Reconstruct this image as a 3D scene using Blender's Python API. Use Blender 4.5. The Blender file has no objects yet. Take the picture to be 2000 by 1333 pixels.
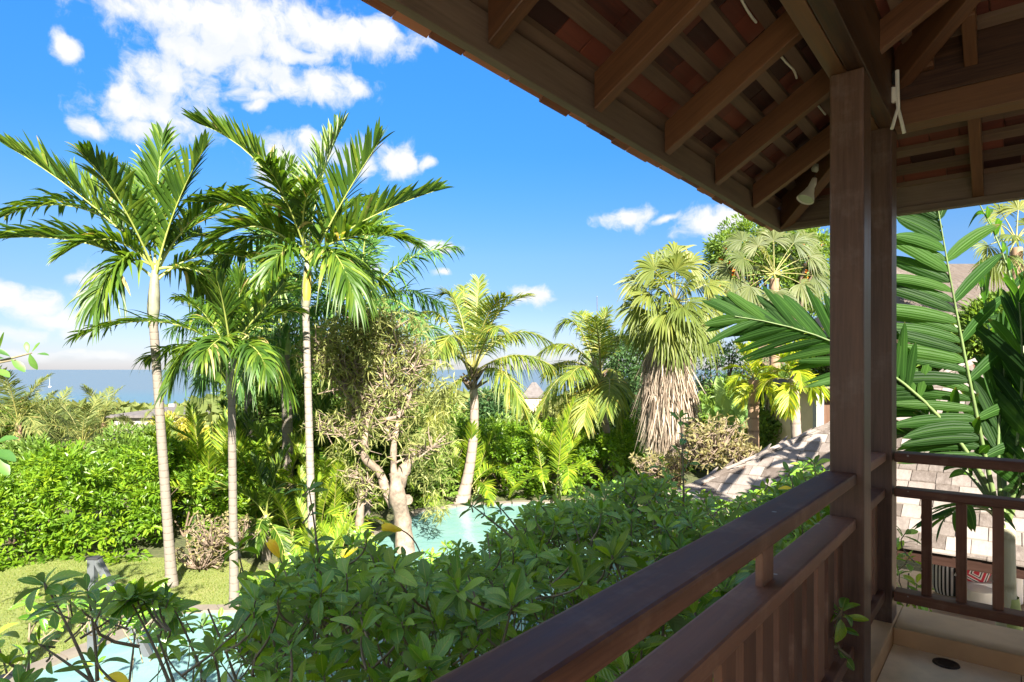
import bpy, bmesh, math, random
import numpy as np
from math import sin, cos, tan, pi, radians, atan, atan2, sqrt
from mathutils import Vector, Matrix, noise

R = random.Random(7)
N = np.random.default_rng(11)
S = bpy.context.scene
COL = S.collection
EYE = 4.2                      # eye height above the lawn
F = 1200.0                     # focal length in photo pixels (2000 wide)
TH = radians(39.3)             # heading of the veranda's long side, right of the view axis

# ------------------------------------------------------------------ camera
cam = bpy.data.cameras.new('camera')
camo = bpy.data.objects.new('camera', cam); COL.objects.link(camo)
camo.location = (0, 0, EYE); camo.rotation_euler = (pi / 2, 0, 0)
cam.sensor_width = 36; cam.lens = F / 2000 * 36; cam.shift_y = 0.0278
cam.clip_start = 0.05; cam.clip_end = 90000
S.camera = camo

# ------------------------------------------------------------------ sun, sky, exposure
SUN_AZ = radians(165)          # clockwise from the view axis (+Y): behind and to the right
SUN_EL = radians(34)
sv = Vector((sin(SUN_AZ) * cos(SUN_EL), cos(SUN_AZ) * cos(SUN_EL), sin(SUN_EL)))
sun = bpy.data.lights.new('sun', 'SUN'); sun.energy = 3.7; sun.angle = radians(.53); sun.color = (1, .93, .82)
suno = bpy.data.objects.new('sun', sun); COL.objects.link(suno)
suno.rotation_euler = (-sv).to_track_quat('-Z', 'Y').to_euler(); suno.location = (20, -20, 30)
S.view_settings.view_transform = 'Standard'; S.view_settings.look = 'None'
S.view_settings.exposure = 2.7; S.view_settings.gamma = 1
S.view_settings.use_curve_mapping = False
S.cycles.max_bounces = 10; S.cycles.diffuse_bounces = 5; S.cycles.glossy_bounces = 3
S.cycles.transmission_bounces = 5; S.cycles.transparent_max_bounces = 4
S.cycles.use_denoising = True

class NT:
    """small helper round a node tree"""
    def __init__(s, tree): s.t = tree; s.n = tree.nodes; s.l = tree.links
    def new(s, kind, **kw):
        n = s.n.new(kind)
        for k, v in kw.items(): setattr(n, k, v)
        return n
    def put(s, sock, v):
        if hasattr(v, 'links') or isinstance(v, bpy.types.NodeSocket): s.l.new(v, sock)
        elif v is not None: sock.default_value = v
    def math(s, op, a, b=None, c=None, clamp=False):
        n = s.new('ShaderNodeMath', operation=op, use_clamp=clamp)
        for i, v in enumerate((a, b, c)):
            if v is not None: s.put(n.inputs[i], v)
        return n.outputs[0]
    def vmath(s, op, a, b=None, c=None):
        n = s.new('ShaderNodeVectorMath', operation=op)
        for i, v in enumerate((a, b, c)):
            if v is not None: s.put(n.inputs[i], v)
        return n.outputs['Value'] if op in ('LENGTH', 'DOT_PRODUCT') else n.outputs[0]
    def noise(s, vec, scale, detail=4, rough=.55, out=0):
        n = s.new('ShaderNodeTexNoise'); s.put(n.inputs['Vector'], vec)
        n.inputs['Scale'].default_value = scale; n.inputs['Detail'].default_value = detail
        n.inputs['Roughness'].default_value = rough
        return n.outputs[out]
    def ramp(s, fac, stops, interp='LINEAR'):
        n = s.new('ShaderNodeValToRGB'); s.put(n.inputs[0], fac); cr = n.color_ramp; cr.interpolation = interp
        while len(cr.elements) < len(stops): cr.elements.new(.5)
        for e, (p, c) in zip(cr.elements, stops):
            e.position = p; e.color = (*c, 1) if len(c) == 3 else c
        return n.outputs[0]
    def mix(s, fac, a, b, mode='MIX'):
        n = s.new('ShaderNodeMix', data_type='RGBA', blend_type=mode)
        s.put(n.inputs[0], fac)
        for i, v in ((6, a), (7, b)):
            if isinstance(v, tuple) and len(v) == 3: v = (*v, 1)
            s.put(n.inputs[i], v)
        return n.outputs[2]
    def maprange(s, v, a, b, c=0., d=1., smooth=False):
        n = s.new('ShaderNodeMapRange'); n.interpolation_type = 'SMOOTHSTEP' if smooth else 'LINEAR'
        s.put(n.inputs[0], v)
        for i, x in zip((1, 2, 3, 4), (a, b, c, d)): n.inputs[i].default_value = x
        return n.outputs[0]

def azel(px, py):
    return atan((px - 1000) / F), atan((722 - py) / sqrt(F * F + (px - 1000) ** 2))

CLOUDS = [(330,10,150,50),(450,45,180,62),(600,55,140,52),(720,68,105,36),(560,95,100,30),(250,10,60,26),
 (350,140,80,55),(250,200,88,52),(330,205,88,46),(280,248,78,26),(168,238,36,22),(400,95,100,36),(225,170,50,30),
 (540,152,88,42),(630,165,78,36),(690,178,28,18),(500,185,40,20),(128,85,24,26),(500,205,22,16),
 (545,325,55,46),(620,290,50,30),(700,300,42,36),(772,312,52,38),(842,319,16,12),
 (1226,420,52,20),(1300,425,26,8),(1388,442,75,27),(1445,432,34,16),(848,482,48,13),(1038,580,40,20),(850,538,22,10),(690,530,60,18),
 (180,540,40,34),(20,585,46,28),(75,600,48,30),(115,625,44,24),(40,650,60,16),(150,650,46,13),(205,698,60,9),(60,692,46,10),(130,690,30,7),(160,570,22,14)]

world = bpy.data.worlds.new('World'); S.world = world; world.use_nodes = True
def build_world():
    g = bpy.data.node_groups.new('cloud_density', 'ShaderNodeTree')
    g.interface.new_socket('Vector', in_out='INPUT', socket_type='NodeSocketVector')
    g.interface.new_socket('Density', in_out='OUTPUT', socket_type='NodeSocketFloat')
    t = NT(g); gi = t.new('NodeGroupInput'); go = t.new('NodeGroupOutput')
    v = gi.outputs[0]
    wob = t.vmath('SUBTRACT', t.noise(v, 9, 3, .6, out=1), (.5, .5, .5))
    w = t.vmath('MULTIPLY_ADD', wob, (.085, .06, 0), v)
    w = t.vmath('MULTIPLY', w, (1, 1, 0))
    cur = None
    for (px, py, rx, ry) in CLOUDS:
        a, e = azel(px, py); a2, e2 = azel(px + rx, py); a3, e3 = azel(px, py - ry)
        ix, iy = 1 / (a2 - a) / 1.25, 1 / (e3 - e) / 1.25
        d = t.vmath('LENGTH', t.vmath('MULTIPLY_ADD', w, (ix, iy, 0), (-a * ix, -e * iy, 0)))
        cur = d if cur is None else t.math('SMOOTH_MIN', cur, d, .12)
    blob = t.math('SUBTRACT', 1, cur)
    blob = t.math('MAXIMUM', blob, -1)
    sx = t.new('ShaderNodeSeparateXYZ'); t.put(sx.inputs[0], v)
    # cumulus outside the frame, made denser to add white fill light
    st = t.vmath('MULTIPLY', v, (1, 1.8, 1))
    far = t.math('MULTIPLY_ADD', t.noise(st, 3.2, 3, .5), 4.2, -1.7)
    out = t.maprange(t.math('ABSOLUTE', sx.outputs[0]), .72, .9)
    out = t.math('MAXIMUM', out, t.maprange(sx.outputs[1], .58, .7))
    far = t.math('MULTIPLY_ADD', t.math('SUBTRACT', 1, out), -2, far)
    base = t.math('MAXIMUM', blob, far)
    fine = t.math('SUBTRACT', t.noise(w, 26, 6, .62), .5)
    big = t.math('SUBTRACT', t.noise(w, 10, 2, .5), .5)
    d = t.math('MULTIPLY_ADD', fine, 2.1, t.math('MULTIPLY_ADD', big, .8, base))
    t.put(go.inputs[0], d)
    t = NT(world.node_tree)
    t.n.clear()
    out = t.new('ShaderNodeOutputWorld'); bg = t.new('ShaderNodeBackground')
    sky = t.new('ShaderNodeTexSky', sky_type='NISHITA'); sky.sun_disc = False
    sky.sun_elevation = SUN_EL; sky.sun_rotation = SUN_AZ
    sky.altitude = 40; sky.air_density = 1.0; sky.dust_density = .35; sky.ozone_density = 2.2
    tc = t.new('ShaderNodeTexCoord'); sp = t.new('ShaderNodeSeparateXYZ'); t.put(sp.inputs[0], tc.outputs['Generated'])
    az = t.math('ARCTAN2', sp.outputs[0], sp.outputs[1]); el = t.math('ARCSINE', sp.outputs[2])
    cb = t.new('ShaderNodeCombineXYZ'); t.put(cb.inputs[0], az); t.put(cb.inputs[1], el)
    v = cb.outputs[0]
    g1 = t.new('ShaderNodeGroup'); g1.node_tree = g; t.put(g1.inputs[0], v)
    g2 = t.new('ShaderNodeGroup'); g2.node_tree = g; t.put(g2.inputs[0], t.vmath('ADD', v, (.012, .03, 0)))
    al = t.maprange(g1.outputs[0], -.12, .72, 0, 1, True)
    al = t.math('MULTIPLY', al, t.maprange(sp.outputs[2], .0, .07, .42, .97))
    shade = t.maprange(t.math('SUBTRACT', g1.outputs[0], g2.outputs[0]), -.7, .35, 0, 1)
    thick = t.maprange(g1.outputs[0], .3, 1.2)
    lum = t.math('MAXIMUM', shade, t.math('SUBTRACT', 1, thick), clamp=True)
    ccol = t.mix(lum, (1.27, 1.37, 1.52), (1.62, 1.62, 1.63))
    hs = t.new('ShaderNodeHueSaturation'); t.put(hs.inputs['Color'], sky.outputs[0])
    hs.inputs['Saturation'].default_value = 1.22; hs.inputs['Value'].default_value = 1.0; hs.inputs['Hue'].default_value = .495
    grade = t.ramp(sp.outputs[2], [(0, (.158, .168, .255)), (.05, (.160, .166, .242)), (.113, (.160, .168, .226)), (.18, (.184, .203, .248)), (.33, (.14, .252, .345)), (.46, (.158, .315, .45)), (1, (.29, .42, .53))])
    col = t.mix(al, t.mix(1., hs.outputs[0], grade, 'MULTIPLY'), ccol)
    t.put(bg.inputs[0], col); bg.inputs[1].default_value = .1
    t.l.new(bg.outputs[0], out.inputs[0])
build_world()

# ------------------------------------------------------------------ helpers
def P(px, py, d):
    """a point of the place: photo pixel and distance along the view axis, turned into metres"""
    return Vector(((px - 1000) / F * d, d, EYE + (722 - py) / F * d))
def G(px, d, z=0.): return Vector(((px - 1000) / F * d, d, z))
def smooth01(t): t = max(0., min(1., t)); return t * t * (3 - 2 * t)
def ground_z(x, y):
    if y < 22: return 0.
    return -28.5 * smooth01((y - 22) / 480) - 1.6 * smooth01((y - 22) / 25)

def tag(o, label=None, cat=None, group=None, kind=None):
    if label: o['label'] = label
    if cat: o['category'] = cat
    if group: o['group'] = group
    if kind: o['kind'] = kind
    return o
def thing(name, label, cat, loc=(0, 0, 0), rz=0., group=None):
    o = bpy.data.objects.new(name, None); COL.objects.link(o)
    o.location = loc; o.rotation_euler = (0, 0, rz); o.empty_display_size = .2
    return tag(o, label, cat, group)
def link(name, data, parent=None, loc=None, rot=None, scale=None, kind=None):
    o = bpy.data.objects.new(name, data); COL.objects.link(o)
    if parent: o.parent = parent
    if loc is not None: o.location = loc
    if rot is not None: o.rotation_euler = rot
    if scale is not None: o.scale = (scale,) * 3 if isinstance(scale, (int, float)) else scale
    if kind: o['kind'] = kind
    return o

class MB:
    def __init__(s): s.v = []; s.q = []; s.t = []; s.qm = []; s.tm = []; s.tint = []; s.n = 0; s.sm = []; s.smt = []; s.uv = []
    def add(s, verts, quads=None, tris=None, tint=.5, mat=0, smooth=True, uv=None):
        verts = np.asarray(verts, float).reshape(-1, 3); k = len(verts)
        s.uv.append(np.zeros((k, 2)) if uv is None else np.asarray(uv, float).reshape(-1, 2))
        s.v.append(verts)
        s.tint.append(np.full(k, tint) if np.isscalar(tint) else np.asarray(tint, float))
        if quads is not None and len(quads):
            q = np.asarray(quads, np.int64).reshape(-1, 4) + s.n; s.q.append(q); s.qm.append(np.full(len(q), mat)); s.sm.append(np.full(len(q), smooth))
        if tris is not None and len(tris):
            q = np.asarray(tris, np.int64).reshape(-1, 3) + s.n; s.t.append(q); s.tm.append(np.full(len(q), mat)); s.smt.append(np.full(len(q), smooth))
        s.n += k
    def box(s, lo, hi, M=None, tint=.5, mat=0):
        x0, y0, z0 = lo; x1, y1, z1 = hi
        v = np.array([(x0,y0,z0),(x1,y0,z0),(x1,y1,z0),(x0,y1,z0),(x0,y0,z1),(x1,y0,z1),(x1,y1,z1),(x0,y1,z1)], float)
        if M is not None: v = v @ np.array(M.to_3x3()).T + np.array(M.translation)
        s.add(v, [(3,2,1,0),(4,5,6,7),(0,1,5,4),(1,2,6,5),(2,3,7,6),(3,0,4,7)], tint=tint, mat=mat, smooth=False)
    def tube(s, pts, rad, seg=8, tint=.5, mat=0, cap=True):
        pts = np.array([tuple(p) for p in pts], float); n = len(pts)
        rad = np.full(n, rad) if np.isscalar(rad) else np.asarray(rad, float)
        tan_ = np.gradient(pts, axis=0); tan_ /= np.linalg.norm(tan_, axis=1)[:, None] + 1e-9
        ref = np.array((0, 0, 1.)) if abs(tan_[0][2]) < .9 else np.array((1., 0, 0))
        vs = []
        for i in range(n):
            a = np.cross(tan_[i], ref); a /= np.linalg.norm(a) + 1e-9; b = np.cross(a, tan_[i]); ref = b
            th = np.arange(seg) * 2 * pi / seg
            vs.append(pts[i] + rad[i] * (np.cos(th)[:, None] * b + np.sin(th)[:, None] * a))
        v = np.concatenate(vs); i0 = np.arange(n - 1)[:, None] * seg; j = np.arange(seg)[None]; j2 = (j + 1) % seg
        q = np.stack([i0 + j, i0 + j2, i0 + seg + j2, i0 + seg + j], -1).reshape(-1, 4)
        s.add(v, q, tint=tint, mat=mat)
        if cap:
            for r0, rev in ((0, 1), ((n - 1) * seg, 0)):
                c = v[r0:r0 + seg]; k = [(i, (i + 1) % seg, seg) if not rev else ((i + 1) % seg, i, seg) for i in range(seg)]
                s.add(np.vstack([c, c.mean(0)]), tris=k, tint=tint, mat=mat)
    def blades(s, base, d, nrm, L, W, droop=0., seg=4, prof=None, fold=.25, tint=None, mat=0, curl=2.):
        """N leaf blades at once: a folded strip along d, its face towards nrm, bending down by droop"""
        base = np.asarray(base, float); n = len(base)
        d = np.asarray(d, float); d = d / (np.linalg.norm(d, axis=1)[:, None] + 1e-9)
        nrm = np.asarray(nrm, float)
        side = np.cross(d, nrm); side /= np.linalg.norm(side, axis=1)[:, None] + 1e-9
        up = np.cross(side, d)
        L = np.broadcast_to(np.asarray(L, float), (n,)); W = np.broadcast_to(np.asarray(W, float), (n,))
        dr = np.broadcast_to(np.asarray(droop, float), (n,))
        if prof is None: prof = lambda t: np.sin(pi * np.clip(.12 + .88 * t, 0, 1)) ** .8
        ts = np.linspace(0, 1, seg + 1); cols = 3 if fold else 2
        V = np.zeros((n, seg + 1, cols, 3))
        for k, t in enumerate(ts):
            c = base + d * (L * t)[:, None] + np.array((0, 0, -1.)) * (dr * L * t ** curl)[:, None]
            w = (W * .5 * prof(t))[:, None]
            if fold:
                V[:, k, 0] = c - side * w + up * w * fold; V[:, k, 1] = c - up * w * fold * .3; V[:, k, 2] = c + side * w + up * w * fold
            else:
                V[:, k, 0] = c - side * w; V[:, k, 1] = c + side * w
        b = (np.arange(n) * (seg + 1) * cols)[:, None, None]
        k = np.arange(seg)[None, :, None] * cols; c = np.arange(cols - 1)[None, None, :]
        i = b + k + c
        q = np.stack([i, i + 1, i + cols + 1, i + cols], -1).reshape(-1, 4)
        if tint is None: tint = N.random(n)
        ac = np.array((-1., 0, 1.) if fold else (-1., 1.)); U = np.stack(np.broadcast_arrays(ac[None, :], ts[:, None]), -1).reshape(-1, 2)
        s.add(V.reshape(-1, 3), q, tint=np.repeat(np.broadcast_to(tint, (n,)), (seg + 1) * cols), mat=mat, uv=np.tile(U, (n, 1)))
    def leaves(s, pos, d, nrm, L, W, tint=None, mat=0):
        """small folded diamond leaves: two triangles each"""
        pos = np.asarray(pos, float); n = len(pos)
        d = d / (np.linalg.norm(d, axis=1)[:, None] + 1e-9)
        side = np.cross(d, nrm); side /= np.linalg.norm(side, axis=1)[:, None] + 1e-9
        up = np.cross(side, d)
        L = np.broadcast_to(np.asarray(L, float), (n,))[:, None]; W = np.broadcast_to(np.asarray(W, float), (n,))[:, None]
        V = np.stack([pos, pos + d * L * .45 - side * W * .5 + up * W * .15, pos + d * L - up * L * .12, pos + d * L * .45 + side * W * .5 + up * W * .15], 1)
        i = np.arange(n)[:, None] * 4
        tr = np.concatenate([i + np.array([[0, 1, 2]]), i + np.array([[0, 2, 3]])])
        if tint is None: tint = N.random(n)
        s.add(V.reshape(-1, 3), tris=tr, tint=np.repeat(np.broadcast_to(tint, (n,)), 4), mat=mat, smooth=False)
    def mesh(s, name, mats, origin=None):
        me = bpy.data.meshes.new(name)
        v = np.concatenate(s.v)
        if origin is not None: v = v - np.array(tuple(origin))
        q = np.concatenate(s.q) if s.q else np.zeros((0, 4), np.int64); t = np.concatenate(s.t) if s.t else np.zeros((0, 3), np.int64)
        me.vertices.add(len(v)); me.vertices.foreach_set('co', v.astype(np.float32).ravel())
        me.loops.add(q.size + t.size); me.loops.foreach_set('vertex_index', np.concatenate([q.ravel(), t.ravel()]).astype(np.int32))
        me.polygons.add(len(q) + len(t))
        st = np.concatenate([np.arange(len(q)) * 4, q.size + np.arange(len(t)) * 3]).astype(np.int32)
        me.polygons.foreach_set('loop_start', st)
        mi = np.concatenate([np.concatenate(s.qm) if s.qm else np.zeros(0), np.concatenate(s.tm) if s.tm else np.zeros(0)])
        me.polygons.foreach_set('material_index', mi.astype(np.int32))
        sm = np.concatenate([np.concatenate(s.sm) if s.sm else np.zeros(0), np.concatenate(s.smt) if s.smt else np.zeros(0)])
        me.polygons.foreach_set('use_smooth', sm.astype(bool))
        a = me.attributes.new('tint', 'FLOAT', 'POINT'); a.data.foreach_set('value', np.concatenate(s.tint).astype(np.float32))
        u = np.concatenate(s.uv)
        if np.any(u): a = me.attributes.new('vein', 'FLOAT2', 'POINT'); a.data.foreach_set('vector', u.astype(np.float32).ravel())
        me.update(calc_edges=True)
        for m in (mats if isinstance(mats, (list, tuple)) else [mats]): me.materials.append(m)
        return me
    def build(s, name, mats, parent=None, origin=None, kind=None):
        o = link(name, s.mesh(name, mats, origin), parent, kind=kind)
        if origin is not None and parent is None: o.location = origin
        return o

def beam(name, lo, hi, mat, parent, bev=.004, M=None):
    """a sawn timber with eased edges"""
    bm = bmesh.new(); bmesh.ops.create_cube(bm, size=1)
    lo, hi = Vector(lo), Vector(hi); c = (lo + hi) / 2; sz = hi - lo
    for v in bm.verts: v.co = Vector((v.co.x * sz.x, v.co.y * sz.y, v.co.z * sz.z))
    b = min(bev, min(abs(x) for x in sz) * .3)
    bmesh.ops.bevel(bm, geom=bm.edges[:], offset=b, segments=2, affect='EDGES', profile=.6)
    me = bpy.data.meshes.new(name); bm.to_mesh(me); bm.free(); me.materials.append(mat)
    o = link(name, me, parent)
    o.matrix_local = (M @ Matrix.Translation(c)) if M is not None else Matrix.Translation(c)
    return o

# ------------------------------------------------------------------ materials
def mat(name):
    m = bpy.data.materials.new(name); m.use_nodes = True
    t = NT(m.node_tree); b = t.n['Principled BSDF']
    return m, t, b
def bump(t, b, h, strength=.3, dist=.01):
    n = t.new('ShaderNodeBump'); n.inputs['Strength'].default_value = strength; n.inputs['Distance'].default_value = dist
    t.put(n.inputs['Height'], h); t.l.new(n.outputs[0], b.inputs['Normal'])
def leaf_mat(name, c0, c1, c2, rough=.45, trans=.35, spec=.4, dead=None, objrand=False, tcol=1.6, lf=1.55, vein=None, under=None):
    m, t, b = mat(name)
    c0, c1, c2 = (tuple(x * lf for x in c) for c in (c0, c1, c2)); trans = min(.55, trans + .1)
    a = t.new('ShaderNodeAttribute', attribute_name='tint').outputs['Fac']
    if objrand:
        oi = t.new('ShaderNodeObjectInfo'); a = t.math('FRACT', t.math('ADD', a, oi.outputs['Random']))
    tc = t.new('ShaderNodeTexCoord')
    a2 = t.math('MULTIPLY_ADD', t.math('SUBTRACT', t.noise(tc.outputs['Object'], 3.0, 2), .5), .5, a)
    st = [(0, c0), (.5, c1), (.92 if dead else 1, c2)]
    if dead: st += [(.975, dead)]
    c = t.ramp(a2, st)
    if vein:
        ve = t.new('ShaderNodeAttribute', attribute_name='vein').outputs['Vector']; sx = t.new('ShaderNodeSeparateXYZ'); t.put(sx.inputs[0], ve)
        ax = t.math('ABSOLUTE', sx.outputs[0]); rib = t.maprange(ax, .03, .11, 1, 0)
        if vein == 'palm': w = t.math('SINE', t.math('MULTIPLY', sx.outputs[0], 15.7))
        else: w = t.math('SINE', t.math('MULTIPLY', t.math('MULTIPLY_ADD', ax, -.22, sx.outputs[1]), 60.))
        k = t.math('MULTIPLY_ADD', w, .055 if vein == 'palm' else .06, 1.0)
        tip = t.maprange(t.math('ADD', sx.outputs[1], t.math('MULTIPLY', a, .12)), 1.0, 1.1)
        kc = t.new('ShaderNodeCombineColor'); [t.put(kc.inputs[i], k) for i in range(3)]
        c = t.mix(1., c, kc.outputs[0], 'MULTIPLY')
        c = t.mix(t.math('MULTIPLY', rib, .38), c, tuple(min(.6, x * 2.2 + .03) for x in c2))
        if vein == 'palm': c = t.mix(t.math('MULTIPLY', tip, .8), c, (.22, .15, .06))
        bump(t, b, t.math('ADD', w, t.math('MULTIPLY', rib, -2.)), .35, .004 if vein == 'palm' else .0015)
    if under: c = t.mix(t.new('ShaderNodeNewGeometry').outputs['Backfacing'], c, under)
    t.put(b.inputs['Base Color'], c); b.inputs['Roughness'].default_value = rough; b.inputs['Specular IOR Level'].default_value = spec
    tr = t.new('ShaderNodeBsdfTranslucent')
    t.put(tr.inputs[0], t.mix(1., c, (tcol * 1.0, tcol * .95, tcol * .35), 'MULTIPLY'))
    mx = t.new('ShaderNodeMixShader'); mx.inputs[0].default_value = trans
    out = t.n['Material Output']
    t.l.new(b.outputs[0], mx.inputs[1]); t.l.new(tr.outputs[0], mx.inputs[2]); t.l.new(mx.outputs[0], out.inputs[0])
    return m
def wood(name, axis, c0, c1, rough=.5, spec=.4, objrand=.35, grain=1., wear=None, specks=False):
    m, t, b = mat(name)
    tc = t.new('ShaderNodeTexCoord'); oi = t.new('ShaderNodeObjectInfo')
    sc = [26, 26, 26]; sc[axis] = 1.3
    v = t.vmath('MULTIPLY', tc.outputs['Object'], tuple(sc))
    off = t.new('ShaderNodeVectorMath', operation='SCALE'); off.inputs[0].default_value = (37, 61, 23); t.put(off.inputs['Scale'], oi.outputs['Random'])
    v = t.vmath('ADD', t.vmath('MULTIPLY', tc.outputs['Object'], tuple(sc)), off.outputs[0])
    g = t.math('MULTIPLY_ADD', t.noise(v, 1.0, 5, .6), .55, t.math('MULTIPLY', t.noise(v, 4.2, 3, .6), .45))
    big = t.noise(t.vmath('MULTIPLY', tc.outputs['Object'], tuple(.25 * x + .6 for x in sc)), .5, 3)
    f = t.math('MULTIPLY_ADD', g, .75, t.math('MULTIPLY', big, .35))
    f = t.math('ADD', f, t.math('MULTIPLY', t.math('SUBTRACT', oi.outputs['Random'], .5), objrand))
    c = t.ramp(f, [(.32, c0), (.55, tuple((a_ + b_) / 2 for a_, b_ in zip(c0, c1))), (.8, c1)])
    if specks:
        vo = t.new('ShaderNodeTexVoronoi'); t.put(vo.inputs['Vector'], tc.outputs['Object']); vo.inputs['Scale'].default_value = 9
        sk = t.math('MULTIPLY', t.maprange(vo.outputs['Distance'], .05, .075, 1, 0), t.math('GREATER_THAN', t.noise(tc.outputs['Object'], 2.1, 1), .56))
        c = t.mix(t.math('MULTIPLY', sk, .7), c, (.5, .48, .44))
    if wear:
        wv = t.maprange(t.noise(tc.outputs['Object'], 4.5, 5, .7), .52, .72)
        c = t.mix(t.math('MULTIPLY', t.math('MULTIPLY', wv, g), .55), c, wear)
    t.put(b.inputs['Base Color'], c); b.inputs['Roughness'].default_value = rough; b.inputs['Specular IOR Level'].default_value = spec
    t.put(b.inputs['Roughness'], t.maprange(g, .3, .7, rough - .08, rough + .12))
    bump(t, b, g, .22 * grain, .004)
    return m
def plain(name, c, rough=.5, metal=0., spec=.5, var=.12, scale=6., bmp=.1, objrand=0.):
    m, t, b = mat(name)
    tc = t.new('ShaderNodeTexCoord'); n = t.noise(tc.outputs['Object'], scale, 5, .65)
    if objrand: n = t.math('MULTIPLY_ADD', t.math('SUBTRACT', t.new('ShaderNodeObjectInfo').outputs['Random'], .5), objrand, n)
    t.put(b.inputs['Base Color'], t.ramp(n, [(.3, tuple(x * (1 - var) for x in c)), (.7, tuple(min(1, x * (1 + var)) for x in c))]))
    b.inputs['Roughness'].default_value = rough; b.inputs['Metallic'].default_value = metal; b.inputs['Specular IOR Level'].default_value = spec
    if bmp: bump(t, b, n, bmp, .01)
    return m

M = {}
RAIL0, RAIL1, RAILW = (.080, .034, .021), (.25, .128, .082), (.42, .29, .21)
for i, ax in enumerate('xyz'):
    M['rail_' + ax] = wood('rail_wood_' + ax, i, RAIL0, RAIL1, .55, .2, wear=RAILW, specks=True)
    M['roof_' + ax] = wood('roof_timber_' + ax, i, (.030, .012, .006), (.165, .075, .034), .5, .35)
    M['fascia_' + ax] = wood('fascia_timber_' + ax, i, (.085, .06, .044), (.225, .165, .125), .6, .25)
M['batten_x'] = wood('batten_wood_x', 0, (.085, .055, .038), (.19, .125, .085), .6, .25)
M['batten_y'] = wood('batten_wood_y', 1, (.085, .055, .038), (.19, .125, .085), .6, .25)
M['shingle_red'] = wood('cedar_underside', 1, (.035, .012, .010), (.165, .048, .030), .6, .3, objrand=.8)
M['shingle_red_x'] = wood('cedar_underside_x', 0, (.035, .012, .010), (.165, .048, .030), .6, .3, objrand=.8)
M['shingle_grey'] = wood('weathered_shingle', 1, (.09, .072, .06), (.25, .215, .19), .75, .2, objrand=.5)
M['shingle_edge'] = plain('roof_deck', (.14, .07, .045), .7)
M['pav_fascia'] = wood('pavilion_fascia', 0, (.014, .006, .004), (.045, .02, .013), .5, .35)
M['post_grey'] = wood('post_wood', 2, (.026, .012, .007), (.15, .082, .057), .46, .38, wear=(.24, .19, .17))
M['trunk'] = None
def palm_trunk_mat(name, c_light, c_dark, ring=9., lich=.5):
    m, t, b = mat(name)
    tc = t.new('ShaderNodeTexCoord'); sp = t.new('ShaderNodeSeparateXYZ'); t.put(sp.inputs[0], tc.outputs['Object'])
    zz = t.math('MULTIPLY_ADD', t.noise(tc.outputs['Object'], 5, 3), .05, sp.outputs[2])
    rings = t.math('PINGPONG', t.math('MULTIPLY', zz, ring), 1)
    n = t.noise(t.vmath('MULTIPLY', tc.outputs['Object'], (9, 9, 3)), 1.6, 6, .7)
    f = t.math('MULTIPLY_ADD', t.maprange(rings, .0, .35), .36, t.math('MULTIPLY', n, lich + .35))
    c = t.ramp(f, [(.24, c_dark), (.45, tuple((a + b2) / 2 for a, b2 in zip(c_dark, c_light))), (.66, c_light)])
    t.put(b.inputs['Base Color'], c); b.inputs['Roughness'].default_value = .8; b.inputs['Specular IOR Level'].default_value = .2
    bump(t, b, f, .5, .02)
    return m
M['palm_trunk'] = palm_trunk_mat('palm_bark_grey', (.175, .152, .125), (.05, .035, .022), 15, .62)
M['palm_trunk_white'] = palm_trunk_mat('palm_bark_white', (.225, .198, .168), (.07, .05, .033), 15, .55)
M['coco_trunk'] = palm_trunk_mat('coconut_bark', (.25, .20, .165), (.09, .06, .042), 6)
M['brown_trunk'] = palm_trunk_mat('brown_bark', (.26, .17, .11), (.08, .05, .03), 6)
M['near_trunk'] = palm_trunk_mat('near_palm_bark', (.42, .40, .28), (.16, .15, .08), 5)
M['shaft_grey'] = plain('crownshaft_grey', (.19, .19, .13), .5, var=.3, scale=5)
M['shaft_green'] = plain('crownshaft_green', (.26, .32, .10), .4, var=.35, scale=3)
M['shaft_yellow'] = plain('sheath_yellow', (.34, .27, .03), .45, var=.2, scale=4)
M['rachis'] = plain('rachis_green', (.30, .34, .08), .45, var=.25)
M['rachis_y'] = plain('rachis_yellow', (.20, .19, .05), .5, var=.25)
M['twig'] = plain('twig_brown', (.19, .155, .095), .7, var=.35, scale=14)
M['bark_pale'] = plain('bark_pale', (.205, .155, .115), .85, var=.55, scale=7, bmp=.6)
M['bark_dark'] = plain('bark_dark', (.12, .085, .055), .85, var=.4, scale=6, bmp=.6)
M['drytwig'] = plain('dry_twigs', (.19, .14, .10), .85, var=.35, scale=9)
M['thatch'] = None
M['adonidia'] = leaf_mat('palm_leaf_deep', (.018, .045, .006), (.042, .088, .009), (.10, .145, .014), .42, .33, .4, dead=(.42, .32, .13))
M['coconut'] = leaf_mat('coconut_leaf', (.05, .09, .014), (.10, .14, .022), (.185, .19, .032), .45, .33, .4, dead=(.45, .30, .06))
M['areca'] = leaf_mat('areca_leaf', (.05, .10, .009), (.115, .18, .012), (.22, .26, .02), .42, .4, .4, dead=(.44, .36, .05))
M['royal'] = leaf_mat('royal_leaf', (.03, .078, .02), (.052, .12, .025), (.095, .17, .034), .42, .3, .4)
M['dusty'] = leaf_mat('dusty_palm_leaf', (.05, .075, .02), (.09, .112, .03), (.145, .15, .045), .55, .3, .3, dead=(.36, .24, .08))
M['fanleaf'] = leaf_mat('fan_leaf', (.048, .072, .013), (.085, .11, .02), (.14, .148, .03), .5, .35, .35, dead=(.40, .27, .08))
M['fanpale'] = leaf_mat('fan_leaf_pale', (.05, .07, .022), (.085, .10, .034), (.13, .135, .045), .5, .35, .3)
M['skirt'] = leaf_mat('dead_fronds', (.12, .088, .064), (.32, .255, .195), (.48, .40, .32), .85, .15, .1, tcol=1.1, lf=1.)
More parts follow.
